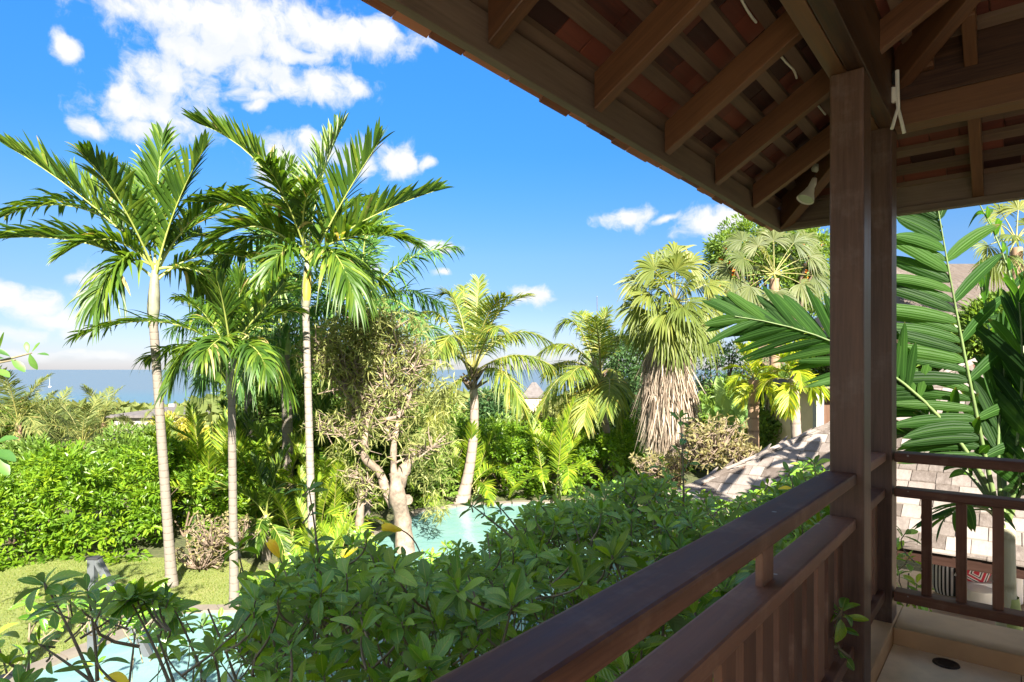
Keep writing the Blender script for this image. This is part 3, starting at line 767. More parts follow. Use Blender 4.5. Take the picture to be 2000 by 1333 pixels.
def patio_furniture():
    # striped pouf chair, patterned cushion, pale side table, white sofa seen under the eave
    d = 11.4
    def L(px, py): return P(px, py, d)
    base = G(1858, d, .04)
    r = thing('striped_armchair', 'rounded armchair in black and white stripes under the pavilion', 'armchair', base)
    def shell(name, w, dep, hgt, z0, stripes, m0, m1, parent):
        b = MB(); ns, nz = 44, 12
        V = []
        for k in range(nz + 1):
            f = k / nz; zz = z0 + hgt * f; s = (1 - max(0, (f - .55) / .45) ** 2.4 * .75) * (1 - .12 * (1 - min(1, f / .2)) ** 2)
            for i in range(ns):
                a = 2 * pi * i / ns; e = .75
                V.append((w * s * abs(cos(a)) ** e * (1 if cos(a) > 0 else -1), dep * s * abs(sin(a)) ** e * (1 if sin(a) > 0 else -1), zz))
        V.append((0, 0, z0 + hgt)); qs = [[], []]
        for k in range(nz):
            for i in range(ns):
                qs[i % 2 if stripes else 0].append((k * ns + i, k * ns + (i + 1) % ns, (k + 1) * ns + (i + 1) % ns, (k + 1) * ns + i))
        V = np.array(V) + np.array(base)
        b.add(V, qs[0], mat=0)
        if qs[1]: b.add(V, qs[1], mat=1)
        b.add(V, tris=[(nz * ns + i, nz * ns + (i + 1) % ns, (nz + 1) * ns) for i in range(ns)], mat=0)
        return b.build(name, [m0, m1], parent, base)
    shell('back', .30, .22, .80, .02, True, M['cushion'], M['darkfabric'], r)
    b = MB(); b.box(base + Vector((-.02, -.5, .02)), base + Vector((.42, -.1, .36))); b.build('seat', M['cushion'], r, base)
    # patterned cushion
    m, t, bs = mat('red_pattern'); tc = t.new('ShaderNodeTexCoord'); sp = t.new('ShaderNodeSeparateXYZ'); t.put(sp.inputs[0], tc.outputs['Object'])
    q = t.math('MAXIMUM', t.math('ABSOLUTE', sp.outputs[0]), t.math('MULTIPLY', t.math('ABSOLUTE', sp.outputs[2]), 1.25))
    c = t.ramp(t.math('FRACT', t.math('MULTIPLY', q, 9.5)), [(0, (.55, .03, .05)), (.42, (.78, .72, .66)), (.62, (.03, .02, .02)), (.8, (.78, .72, .66))], 'CONSTANT')
    t.put(bs.inputs['Base Color'], c); bs.inputs['Roughness'].default_value = .85
    cc = P(1902, 1119, d - .3)
    b = MB(); n = 14; V = []
    for s in (1, -1):
        for i in range(n + 1):
            for j in range(n + 1):
                u, v = i / n * 2 - 1, j / n * 2 - 1; hh = max(0, (1 - u ** 4) * (1 - v ** 4)) ** .5
                V.append((.27 * u * (1 - .06 * (1 - v * v)), s * .085 * hh, .23 * v * (1 - .06 * (1 - u * u))))
    k = (n + 1) ** 2; qs = []
    for s in (0, 1):
        for i in range(n):
            for j in range(n):
                a = s * k + i * (n + 1) + j; f = (a, a + 1, a + n + 2, a + n + 1); qs.append(f if s else f[::-1])
    b.add(V, qs); o = b.build('patterned_cushion', m, None, None); o.location = cc; o.rotation_euler = (-.35, radians(28), -.3)
    tag(o, 'red, white and black geometric cushion leaning behind the side table', 'cushion')
    tb = G(1910, d - .9, .04); b = MB()
    b.tube([tb + Vector((0, 0, z)) for z in (0, .01, .40, .42, .425)], [.2, .21, .235, .235, .22], 32)
    b.build('side_table', M['white_plastic'], None, tb); o = bpy.context.scene.objects['side_table']; tag(o, 'round cream drum table in front of the red cushion', 'side table')
    sb = G(2010, d - .2, .04)
    r = thing('garden_sofa', 'white garden sofa seen at the right picture edge behind the palm trunk', 'sofa', sb)
    for nm, lo, hi in (('seat', (-.5, -.5, .1), (1.4, .35, .42)), ('backrest', (-.5, .36, .1), (1.4, .6, .95)), ('armrest', (-.66, -.5, .05), (-.505, .6, .62))):
        beam(nm, Vector(lo), Vector(hi), M['cushion'], r, .05)
patio_furniture()
# ------------------------------------------------------------------ vegetation builders
def bez(P0, P1, P2, t):
    t = np.asarray(t)[:, None]; a, b, c = (np.array(tuple(p), float) for p in (P0, P1, P2))
    return (1 - t) ** 2 * a + 2 * t * (1 - t) * b + t * t * c, 2 * (1 - t) * (b - a) + 2 * t * (c - b)
def frond(mb, P0, P1, P2, n=44, L=.75, W=.05, fold=.6, a0=62, a1=24, droop=.25, t0=.16, seg=4, jit=.1, rad=.022, lf=0, rm=1, fold_v=.25, keep=.97, curl=2., tw=0., tip=.4, tint0=0., tint1=.93):
    """pinnate frond along a bezier rachis; leaflets on both sides lifted by fold"""
    t = t0 + (1 - t0) * (np.linspace(0, 1, n) ** .93)
    p, T = bez(P0, P1, P2, t); T /= np.linalg.norm(T, axis=1)[:, None]
    Z = np.array((0, 0, 1.)); out = np.array(tuple(Vector(P2) - Vector(P0)), float); out[2] = 0
    out /= np.linalg.norm(out) + 1e-6
    ref = Z - out * .25
    U = ref - T * (T @ ref)[:, None]; U /= np.linalg.norm(U, axis=1)[:, None]
    if tw:
        Sx = np.cross(T, U); U = U * cos(tw) + Sx * sin(tw)
    Sd = np.cross(T, U)
    f = (t - t0) / (1 - t0)
    prof = np.interp(f, [0, .12, .35, .7, 1], [.5, .8, 1, .82, tip]) * L
    ang = np.radians(np.interp(f, [0, .6, 1], [a0, (a0 + a1) / 2, a1]))
    for s in (1, -1):
        k = N.random(n) < keep
        fo = fold + N.normal(0, jit, n); an = ang + N.normal(0, jit * .6, n)
        d = T * np.cos(an)[:, None] + (Sd * s * np.cos(fo)[:, None] + U * np.sin(fo)[:, None]) * np.sin(an)[:, None]
        nr = U * np.cos(fo)[:, None] - Sd * s * np.sin(fo)[:, None]
        dr = droop * N.uniform(.3, 1.7, n)
        mb.blades(p[k], d[k], nr[k], (prof * N.uniform(.86, 1.1, n))[k], (W * N.uniform(.85, 1.1, n))[k], dr[k], seg, tint=(tint0 + (tint1 - tint0) * N.random(n) ** 1.0 + (N.random(n) > .965) * .1)[k], mat=lf, fold=fold_v, curl=curl)
    tt = np.linspace(0, 1, 12); pp, _ = bez(P0, P1, P2, tt)
    mb.tube(pp, np.interp(tt, [0, .15, 1], [rad * 1.6, rad, rad * .2]), 5, mat=rm)

def proto_frond(name, length, e0, bend, mats, L, W, **kw):
    e0, e1 = radians(e0), radians(e0 - bend)
    P1 = Vector((cos(e0), 0, sin(e0))) * length * .52; P2 = P1 + Vector((cos(e1), 0, sin(e1))) * length * .5
    mb = MB(); frond(mb, (0, 0, 0), P1, P2, L=L, W=W, **kw)
    return mb.mesh(name, mats)
PROTO = {}
def protos(species):
    if species in PROTO: return PROTO[species]
    if species == 'coconut':
        ps = [proto_frond('frond', 3.6, e, b, [M['coconut'], M['rachis_y']], .85, .05, n=58, fold=.15, droop=dr, a0=70, a1=28, seg=4, rad=.03, jit=.12) for e, b, dr in ((84, 35, .15), (68, 60, .35), (50, 75, .6), (30, 80, .8), (8, 75, .95), (-22, 55, .7))]
    elif species == 'dusty':
        ps = [proto_frond('frond', 3.0, e, b, [M['dusty'], M['rachis_y']], .75, .045, n=50, fold=.15, droop=dr, a0=68, a1=28, seg=3, rad=.025, jit=.2) for e, b, dr in ((82, 45, .15), (62, 80, .4), (40, 95, .6), (15, 90, .8), (-20, 60, .8))]
    elif species == 'areca':
        ps = [proto_frond('frond', 2.1, e, b, [M['areca'], M['rachis_y']], .52, .042, n=40, fold=.55, droop=dr, a0=58, a1=30, seg=3, rad=.016, jit=.12) for e, b, dr in ((84, 25, .08), (72, 55, .15), (58, 80, .25), (42, 95, .35), (25, 95, .5))]
    elif species == 'royal':
        ps = [proto_frond('frond', 3.4, e, b, [M['royal'], M['rachis']], .85, .045, n=70, fold=.1, droop=dr, a0=66, a1=35, seg=4, rad=.03, jit=.4) for e, b, dr in ((84, 30, .3), (66, 60, .5), (45, 75, .7), (22, 75, .9), (0, 60, .9))]
    elif species == 'bright':
        ps = [proto_frond('frond', 1.9, e, b, [M['brightpalm'], M['rachis_y']], .62, .06, n=30, fold=.45, droop=dr, a0=55, a1=28, seg=3, rad=.02, jit=.12) for e, b, dr in ((80, 45, .15), (60, 85, .25), (42, 110, .35), (22, 110, .4), (0, 85, .4))]
    elif species == 'deep':
        ps = [proto_frond('frond', 2.0, e, b, [M['adonidia'], M['rachis']], .62, .05, n=44, fold=.6, droop=dr, a0=58, a1=26, seg=4, rad=.02, jit=.14) for e, b, dr in ((84, 30, .1), (66, 70, .2), (45, 95, .3), (20, 95, .45), (-8, 75, .5))]
    PROTO[species] = ps; return ps
def crown(root, o, species, n, scale=1., lo=0, hi=None, tilt=.06, rz0=None, spin=2.39996):
    ps = protos(species)[lo:hi]
    a0 = R.uniform(0, 6.28) if rz0 is None else rz0
    for i in range(n):
        k = min(len(ps) - 1, int((i + R.uniform(-.3, .5)) / n * len(ps))); k = max(0, k)
        link('frond', ps[k], root, loc=Vector(o) + Vector((R.uniform(-.03, .03), R.uniform(-.03, .03), -.012 * i)), rot=(R.gauss(0, tilt), R.gauss(0, tilt), a0 + spin * i + R.uniform(-.2, .2)), scale=scale * R.uniform(.85, 1.12))
def trunk_mesh(base, top, r0, r1, bow=(0, 0, 0), seg=12, ring=.09, amp=.03, flare=1.35, o=None):
    base, top, bow = Vector(base), Vector(top), Vector(bow)
    Ln = (top - base).length; n = max(8, int(Ln / ring)); t = np.linspace(0, 1, n + 1)
    p, _ = bez(base, (base + top) / 2 + bow, top, t)
    r = r0 + (r1 - r0) * t; r = r * (1 + (flare - 1) * np.exp(-t * Ln / .35)); r = r * (1 + amp * np.where(np.arange(n + 1) % 2, 1, -1) + N.normal(0, amp * .3, n + 1))
    b = MB(); b.tube(p, r, seg); return b
def palm(name, label, species, base, top, n, scale, r0=.11, r1=.08, trunk='palm_trunk', bow=(0, 0, 0), group=None, cat='palm tree', lo=0, hi=None, shaft=None, rz0=None):
    base, top = Vector(base), Vector(top)
    r = thing(name, label, cat, base, group=group)
    trunk_mesh(base, top, r0, r1, bow).build('trunk', M[trunk], r, base)
    if shaft:
        b = MB(); dz = Vector((0, 0, 1)); b.tube([top - dz * .05, top + dz * .15, top + dz * shaft * .6, top + dz * shaft], [r1 * 1.15, r1 * 1.35, r1 * 1.1, r1 * .6], 12)
        b.build('crownshaft', M['shaft_green'], r, base); top = top + dz * shaft * .85
    crown(r, top - base, species, n, scale, lo, hi, rz0=rz0)
    return r
def clump(name, label, species, base, n, scale, spread=.25, height=.6, group=None, lo=0, hi=None, stems=4, cat='palm'):
    base = Vector(base); r = thing(name, label, cat, base, group=group)
    for s in range(stems):
        a = s * 2.4 + R.uniform(-.3, .3); o = Vector((cos(a), sin(a), 0)) * spread * R.uniform(.3, 1); h = height * R.uniform(.5, 1.15)
        b = MB(); b.tube([o, o * 1.5 + Vector((0, 0, h * .5)), o * 1.9 + Vector((0, 0, h))], [.035, .03, .03], 7); b.build('stem', M['shaft_green'], r)
        crown(r, o * 1.9 + Vector((0, 0, h)), species, max(3, n // stems), scale, lo, hi, tilt=.14, rz0=a)
    return r
def rand_dirs(n, up=.0):
    d = N.normal(0, 1, (n, 3)); d[:, 2] += up; return d / np.linalg.norm(d, axis=1)[:, None]
def leaf_cloud(mb, blobs, n, L, W, clump_r=.35, per=26, up=.35, dens=.5, tint=None):
    """leaves gathered in sprays spread through ellipsoids: blobs = [(centre, (rx,ry,rz))]"""
    vol = np.array([r[0] * r[1] * r[2] for _, r in blobs]) ** .67; vol /= vol.sum()
    for (c, r), f in zip(blobs, vol):
        k = max(3, int(n * f / per))
        d = rand_dirs(k, .12); rad = 1 - dens * N.random(k) ** 1.8
        cc = np.array(tuple(c)) + d * rad[:, None] * np.array(r) * N.uniform(.82, 1.1, k)[:, None]
        m = k * per; ld = rand_dirs(m, .1); ci = np.repeat(cc, per, 0); od = np.repeat(d, per, 0)
        cr = np.repeat(N.uniform(.5, 1.25, k) * clump_r, per)
        pos = ci + ld * (cr * N.random(m) ** .5)[:, None] * np.array((1, 1, .62))
        dd = ld * .9 + od * .55 + np.array((0, 0, .1)); nr = rand_dirs(m) * .55 + od * .4 + np.array((0, 0, up + .3))
        ct = np.repeat(N.uniform(0, .55, k), per) + N.uniform(0, .4, m)
        mb.leaves(pos, dd, nr, L * N.uniform(.65, 1.25, m), W * N.uniform(.7, 1.2, m), tint=np.clip(ct, 0, .97))
def limb_set(mb, base, targets, r0, fork=.45, seg=7, wob=.12):
    base = Vector(base)
    for tg in targets:
        tg = Vector(tg); ln = (tg - base).length; mid = base.lerp(tg, fork) + Vector((R.uniform(-1, 1), R.uniform(-1, 1), R.uniform(.2, 1))) * wob * ln * .5
        p, _ = bez(base, mid, tg, np.linspace(0, 1, 8)); mb.tube(p, np.linspace(r0, r0 * .18, 8), seg)
def tree(name, label, base, blobs, n, L, W, leafm, bark='bark_dark', r0=.14, group=None, cat='tree', clump_r=.4, fork_h=.4, per=26, dens=.5):
    base = Vector(base); r = thing(name, label, cat, base, group=group)
    zc = min(c[2] for c, _ in blobs); cx = sum((Vector(c) for c, _ in blobs), Vector()) / len(blobs)
    fk = base.lerp(Vector((cx.x, cx.y, base.z)), .3); fk.z = base.z + max(.2, (zc - base.z) * fork_h)
    b = MB(); b.tube([base, base.lerp(fk, .5) + Vector((R.uniform(-.05, .05), 0, 0)), fk], [r0 * 1.3, r0, r0 * .85], 10)
    limb_set(b, fk, [Vector(c) + Vector((R.uniform(-.4, .4) * q[0], R.uniform(-.4, .4) * q[1], q[2] * .4)) for c, q in blobs for _ in range(3)], r0 * .6)
    b.build('trunk', M[bark], r, base)
    b = MB(); leaf_cloud(b, blobs, n, L, W, clump_r, per=per, dens=dens); b.build('crown', M[leafm], r, base)
    return r

# ------------------------------------------------------------------ the three front palms
def hero_palm(label, base, shaft0, shaft1, d, fr, r, shaftm, bow=(0, 0, 0), L=.80, W=.068, group='slender palms on the lawn', behind=6, tr='palm_trunk'):
    base = Vector(base); s0, s1 = P(*shaft0, d), P(*shaft1, d)
    root = thing('palm_tree', label, 'palm tree', base, group=group)
    trunk_mesh(base, s0, r, r * .84, bow, 14, .075, .022).build('trunk', M[tr], root, base)
    b = MB(); ax = s1 - s0
    b.tube([s0 - ax * .02, s0 + ax * .04, s0 + ax * .2, s0 + ax * .45, s0 + ax * .8, s1], [r * .9, r * 1.08, r * 1.22, r * 1.12, r * .8, r * .45], 14)
    sh = b.build('crownshaft', M[shaftm[0]], root, base)
    if len(shaftm) > 1:
        b = MB(); n = 10
        for i in range(1):
            a = np.linspace(-.5, 1.35, 9); zz = np.linspace(.1, .72, 8); V = []
            for z in zz:
                q = s0 + ax * z; rr = r * np.interp(z, [.04, .2, .45, .8], [1.1, 1.25, 1.15, .84]); w = 1 - ((z - .4) / .36) ** 2 * .5
                for x in a: ang = -pi / 2 + .9 * 0 + .45 + (x - .42) * w; V.append(tuple(q + Vector((cos(ang) * rr, sin(ang) * rr, 0))))
            b.add(V, [(j * 9 + i, j * 9 + i + 1, j * 9 + 10 + i, j * 9 + 9 + i) for j in range(7) for i in range(8)])
        b.build('sheath', M[shaftm[1]], sh, base)
    c0 = s0 + ax * .7
    for spec in fr:
        (p1, p2, dz1, dz2), kw = spec[:4], (spec[4] if len(spec) > 4 else {})
        mb = MB(); st = c0 + ax * R.uniform(-.05, .35)
        k = dict(n=54, L=L, W=W, fold=.95, droop=.14, a0=54, a1=20, seg=6, jit=.2, rad=.02, t0=.18, tip=.55, curl=3.); k.update(kw)
        frond(mb, st, P(*p1, d + dz1), P(*p2, d + dz2), **k)
        mb.build('frond', [M['adonidia'], M['rachis']], root, base)
    crown(root, c0 + ax * .25 - base, 'deep', behind, L / .7, 1, tilt=.15)
    return root
drp = dict(fold=.1, droop=.6, jit=.35)
half = dict(fold=.55, droop=.35, jit=.28)
hero_palm('tall slender palm at far left with ringed pale trunk and ragged crown', G(336, 11.9), (299, 622), (303, 520), 11.9, [
    ((190, 390), (22, 290), .2, .0, dict(fold=.95, droop=.05, n=50, L=.95)),
    ((300, 400), (318, 268), .3, .8, dict(L=.9, W=.075, fold=.5)),
    ((330, 410), (398, 292), -.2, -.9, dict(W=.07)),
    ((395, 330), (560, 415), .3, .5, dict(fold=.6, droop=.3, L=.8, jit=.22)),
    ((190, 440), (-35, 470), -.4, -.9, dict(fold=.7, droop=.25, n=56)),
    ((180, 345), (0, 425), .5, .9, half),
    ((225, 470), (190, 590), -.5, -1.0, drp),
    ((400, 450), (560, 535), .6, .5, dict(fold=.5, droop=.3, L=.7)),
    ((240, 380), (170, 310), -.8, -1.6, dict(fold=.6)),
    ((360, 430), (470, 400), .9, 2.0, half),
    ((370, 480), (420, 600), .7, 1.3, drp),
    ((280, 400), (240, 330), .9, 2.1, {}),
], .092, ['shaft_grey'], behind=3)
hero_palm('tallest slender white-trunked palm with yellow sheath below its crown', G(612, 12.3), (597, 598), (602, 500), 12.3, [
    ((545, 300), (392, 243), .2, .0, dict(fold=.9, droop=.04, n=54, L=.82)),
    ((668, 385), (736, 284), -.3, -.6, dict(fold=.8, W=.06, L=.95, droop=.08)),
    ((608, 370), (668, 248), .4, .8, dict(W=.06, L=.9)),
    ((690, 425), (848, 374), .2, .3, dict(fold=.8, droop=.1, L=.8)),
    ((700, 430), (806, 476), -.4, -.8, half),
    ((510, 385), (398, 395), -.3, -.6, dict(fold=.6, droop=.25, jit=.2)),
    ((505, 400), (408, 545), .5, .8, drp),
    ((650, 440), (690, 575), -.5, -1.1, drp),
    ((555, 440), (512, 570), -.4, -1.0, drp),
    ((560, 380), (520, 320), -.7, -1.7, half),
    ((650, 400), (720, 390), .9, 2.0, half),
    ((590, 380), (560, 310), .8, 2.0, {}),
    ((640, 470), (760, 560), .8, 1.3, drp),
], .080, ['shaft_grey', 'shaft_yellow'], tr='palm_trunk_white', behind=4)
hero_palm('shortest of the slender lawn palms with dark fronds and greyish shaft', G(458, 10.65), (452, 768), (452, 668), 10.65, [
    ((335, 585), (158, 655), .2, .3, dict(fold=.35, droop=.35, L=.6)),
    ((370, 630), (332, 752), -.3, -.5, dict(fold=.3, droop=.4, L=.55)),
    ((470, 600), (468, 535), .3, .6, {}),
    ((440, 600), (425, 550), -.5, -.9, {}),
    ((400, 590), (352, 585), .5, 1.2, half),
    ((520, 600), (580, 610), .4, .9, half),
    ((525, 640), (560, 760), .2, .4, drp),
    ((510, 610), (560, 545), -.4, -.8, half),
    ((390, 650), (285, 700), .9, 1.5, drp),
    ((490, 640), (520, 720), -.8, -1.4, drp),
    ((440, 640), (400, 690), -.8, -1.5, drp),
], .074, ['shaft_grey'], L=.56, W=.05, behind=2)

# ------------------------------------------------------------------ royal palms behind them
palm('palm_tree', 'dark feathery palm crowding behind the two front palm crowns', 'royal', G(560, 16.5), P(556, 690, 16.5), 16, 1.0, .16, .12, bow=(.1, 0, 0), group='feathery palms behind', shaft=.8)
palm('palm_tree', 'feathery palm whose frond reaches right across the open sky', 'royal', G(712, 17.5), P(705, 640, 17.5), 15, 1.0, .15, .12, group='feathery palms behind', shaft=.7, rz0=.4)
palm('palm_tree', 'half hidden feathery palm between the left and middle trunks', 'royal', G(480, 19), P(490, 690, 19), 13, .9, .15, .12, group='feathery palms behind', shaft=.6)

# ------------------------------------------------------------------ gnarled pale tree
def gnarled():
    d = 14.0; base = P(790, 1078, d); base.z = 0
    r = thing('gnarled_tree', 'gnarled pale-barked tree with twisting bare limbs and thin olive leaves', 'tree', base)
    def poly(pts, r0, r1, off=0.):
        q = [P(x, y, d + off + (k * .0)) + Vector((0, R.uniform(-.12, .12) * min(k, 2), 0)) for k, (x, y) in enumerate(pts)]
        # resample smoothly
        out = []; 
        for i in range(len(q) - 1):
            a, b_, c, e = q[max(i - 1, 0)], q[i], q[i + 1], q[min(i + 2, len(q) - 1)]
            for s in np.linspace(0, 1, 5)[:-1]:
                out.append(.5 * ((2 * b_) + (c - a) * s + (2 * a - 5 * b_ + 4 * c - e) * s * s + (3 * b_ - a - 3 * c + e) * s ** 3))
        out.append(q[-1]); n = len(out)
        rr = np.linspace(r0, r1, n) * (1 + N.normal(0, .11, n))
        return out, rr
    def part(name, pts, r0, r1, off=0., parent=None):
        o, rr = poly(pts, r0, r1, off); b = MB(); b.tube(o, rr, 9); return b.build(name, M['bark_pale'], parent or r, base), o
    tr, _ = part('trunk', [(792, 1085), (785, 1020), (779, 960), (776, 925)], .23, .14)
    part('broken_stub', [(777, 950), (792, 915), (812, 884)], .17, .10)
    part('burl', [(786, 985), (794, 976), (799, 975)], .08, .11)
    limbs = [
        ([(772, 955), (770, 905), (772, 862), (778, 815), (772, 775), (765, 748), (742, 727), (730, 710), (724, 680), (728, 640)], .075, .025, -.05),
        ([(768, 990), (756, 968), (738, 925), (716, 890), (716, 830), (712, 790), (700, 745), (696, 715), (706, 675), (709, 630)], .11, .03, .1),
        ([(716, 815), (692, 785), (676, 764), (672, 745), (659, 725), (640, 700), (622, 666)], .08, .02, .1),
        ([(672, 750), (655, 738), (625, 716), (604, 704)], .05, .015, .1),
        ([(676, 764), (690, 740), (672, 712), (668, 690), (650, 660)], .05, .012, .1),
        ([(712, 790), (705, 770), (715, 748), (726, 738)], .06, .045, .05),
        ([(778, 815), (792, 796), (800, 776), (806, 745), (812, 718), (816, 690)], .05, .012, -.1),
        ([(765, 748), (780, 728), (795, 712), (815, 690)], .04, .01, -.05),
        ([(730, 710), (748, 700), (766, 690), (780, 672)], .03, .01, -.05),
        ([(696, 715), (716, 708), (735, 690), (752, 668), (760, 640)], .04, .01, .1),
        ([(778, 815), (758, 818), (752, 830), (765, 860)], .04, .025, 0),
        ([(716, 875), (700, 845), (690, 820), (682, 800)], .05, .02, .1),
        ([(700, 1040), (706, 990), (704, 945), (700, 925)], .10, .07, .3),
        ([(708, 985), (720, 955), (722, 935)], .03, .015, .3),
        ([(716, 830), (725, 800), (740, 780), (760, 765)], .03, .01, .15),
        ([(690, 870), (665, 850), (640, 835), (625, 838)], .035, .01, .1),
        ([(772, 905), (800, 890), (825, 880), (850, 872)], .03, .01, 0)]
    ends = []
    for pts, a, c, off in limbs:
        _, o = part('limb', pts, a, c, off)
        for k in range(len(o) // 3, len(o)): ends.append(o[k])
    tw = MB()
    tips = []
    for e in ends:
        for _ in range(R.choice((3, 4, 5))):
            v = Vector((R.gauss(0, 1), R.gauss(0, 1), R.gauss(.35, .7))).normalized() * R.uniform(.25, .65)
            p, _t = bez(e, e + v * .5 + Vector((R.uniform(-.1, .1), R.uniform(-.1, .1), .0)), e + v, np.linspace(0, 1, 5)); tw.tube(p, np.linspace(.022, .007, 5), 4); tips.append(e + v)
            if R.random() < .5:
                m = Vector(p[3]); w = Vector((R.gauss(0, 1), R.gauss(0, 1), R.gauss(.2, .7))).normalized() * R.uniform(.15, .35); tw.tube([m, m + w * .5, m + w], [.008, .006, .004], 4); tips.append(m + w)
    tw.build('twigs', M['bark_pale'], r, base, kind='stuff')
    lv = MB()
    blobs = [(705, 640, 70, 48), (760, 660, 60, 55), (815, 715, 60, 60), (838, 790, 60, 60), (845, 860, 60, 50), (840, 930, 50, 45), (655, 890, 30, 24), (740, 610, 50, 30), (800, 640, 45, 35), (690, 930, 30, 26), (865, 760, 30, 40), (850, 990, 28, 40), (630, 640, 28, 28)]
    for (x, y, a, b_) in blobs:
        k = int(a * b_ / 33)
        for _ in range(k):
            u = rand_dirs(1)[0] * N.random() ** .4
            tips.append(P(x + u[0] * a, y - u[2] * b_, d + u[1] * .8 + .55))
    for (x, y, a, b_) in ((690, 650, 55, 42), (650, 690, 35, 30), (735, 640, 45, 35), (720, 700, 40, 25)):
        for _ in range(int(a * b_ / 24)):
            u = rand_dirs(1)[0] * N.random() ** .4; tips.append(P(x + u[0] * a, y - u[2] * b_, d - .25 + u[1] * .4))
    base_p, dd, nn, LL = [], [], [], []
    for tpt in tips:
        k = R.randint(3, 6)
        dirs = rand_dirs(k, .15); base_p += [np.array(tpt)] * k; dd += list(dirs); nn += list(rand_dirs(k, .6)); LL += list(N.uniform(.14, .27, k))
    lv.blades(base_p, dd, nn, LL, .03, .35, 2, fold=0, tint=None)
    lv.build('foliage', M['tree_olive'], r, base)
gnarled()

# ------------------------------------------------------------------ coconut palms
def coconut(label, base, top, d, fr, r, bow, nuts=True, extra=5):
    base = Vector(base); top = P(*top, d); root = thing('coconut_palm', label, 'palm tree', base, group='coconut palms beyond the pool')
    trunk_mesh(base, top, r, r * .72, bow, 12, .11, .03, 1.7).build('trunk', M['coco_trunk'], root, base)
    b = MB()
    for k in range(26):
        a = k * 2.4; q = top + Vector((cos(a) * r * .8, sin(a) * r * .8, R.uniform(-.25, .25))); v = Vector((cos(a), sin(a), R.uniform(.4, 1.4))).normalized() * R.uniform(.25, .5)
        b.tube([q, q + v * .6, q + v], [.05, .035, .02], 5)
    b.build('leaf_bases', M['bark_dark'], root, base, kind='stuff')
    for spec in fr:
        (p1, p2, dz1, dz2), kw = spec[:4], (spec[4] if len(spec) > 4 else {})
        mb = MB(); k = dict(n=72, L=.8, W=.044, fold=.12, droop=.55, a0=70, a1=30, seg=4, jit=.16, rad=.035, t0=.22, tip=.5, tint0=.1); k.update(kw)
        frond(mb, top + Vector((R.uniform(-.1, .1), R.uniform(-.1, .1), R.uniform(0, .3))), P(*p1, d + dz1), P(*p2, d + dz2), **k)
        mb.build('frond', [M['coconut'], M['rachis_y']], root, base)
    return root
up = dict(droop=.25, fold=.3)
coconut('coconut palm with curved bare trunk standing behind the pool', G(901, 19.2), (924, 745), 19, [
    ((900, 560), (868, 575), .3, .5, up), ((860, 545), (800, 640), .2, .2), ((930, 620), (935, 548), .4, .9, up), ((955, 590), (1030, 578), .2, -.2, up),
    ((985, 610), (1075, 668), .3, .2), ((1000, 668), (1072, 712), -.4, -.8, dict(droop=.9)), ((985, 690), (1018, 790), -.7, -1.2, dict(droop=.8)),
    ((870, 735), (845, 830), -.2, -.5, dict(droop=.7, tint0=.5)), ((855, 620), (822, 735), -.6, -1.2), ((890, 600), (860, 690), -1.2, -2.2), ((960, 620), (975, 640), -1.4, -2.6),
    ((905, 590), (905, 560), 1.3, 2.4, up), ((960, 640), (1010, 660), 1.4, 2.6), ((870, 650), (800, 700), 1., 1.6), ((940, 600), (985, 580), -.6, -1.3, up)], .17, (.35, 0, 0))
coconut('leaning coconut palm with drooping yellowed fronds left of the skirted palm', G(1215, 21.5), (1172, 745), 21.5, [
    ((1165, 650), (1186, 608), .3, .5, up), ((1125, 585), (1092, 640), .2, .2), ((1110, 640), (1058, 688), .0, -.2), ((1150, 620), (1130, 612), .8, 1.5, up),
    ((1085, 705), (1058, 800), -.4, -.7, dict(droop=.8)), ((1125, 745), (1090, 850), -.8, -1.4, dict(tint0=.45, droop=.5)), ((1215, 690), (1212, 815), -.3, -.8, dict(droop=.7)),
    ((1195, 640), (1210, 660), .5, 1.1), ((1150, 740), (1140, 830), -1.1, -1.9, dict(tint0=.4)), ((1140, 690), (1110, 740), -1.3, -2.4), ((1200, 720), (1185, 800), -1.2, -2.0), ((1170, 640), (1160, 620), -1, -2.2, up), ((1105, 680), (1070, 730), .9, 1.7)], .15, (-.25, 0, 0))
palm('coconut_palm', 'thin coconut trunk with low crown between dark trees', 'coconut', G(1173, 23.5), P(1150, 800, 23.5), 9, .62, .12, .1, 'coco_trunk', group='coconut palms beyond the pool')

# ------------------------------------------------------------------ fan palms
def fan(mb, hub, ax, nrm, Rr, n=36, spread=118, droop=.35):
    ax = Vector(ax).normalized(); nrm = Vector(nrm); nrm = (nrm - ax * nrm.dot(ax)).normalized(); sd = ax.cross(nrm)
    th = np.radians(np.linspace(-spread, spread, n)); A, Sx, Nn = (np.array(tuple(v)) for v in (ax, sd, nrm))
    d = np.cos(th)[:, None] * A + np.sin(th)[:, None] * Sx + Nn * .12 * N.normal(0, 1, n)[:, None] * .5
    nr = np.tile(Nn, (n, 1)) + Sx * (np.where(np.arange(n) % 2, .35, -.35))[:, None]
    LL = Rr * np.interp(np.abs(th), [0, 1.2, 2.0], [1, .92, .7]) * N.uniform(.9, 1.08, n)
    W = 2 * .66 * LL * tan(radians(spread) / n) * 1.25
    mb.blades(np.tile(np.array(tuple(hub)), (n, 1)), d, nr, LL, W, droop * N.uniform(.5, 1.5, n), 6, prof=lambda t: np.interp(t, [0, .66, .85, 1], [.04, 1, .5, .05]), fold=.12, curl=3.2, tint=np.clip(N.random() * .6 + N.random(n) * .35, 0, .97))
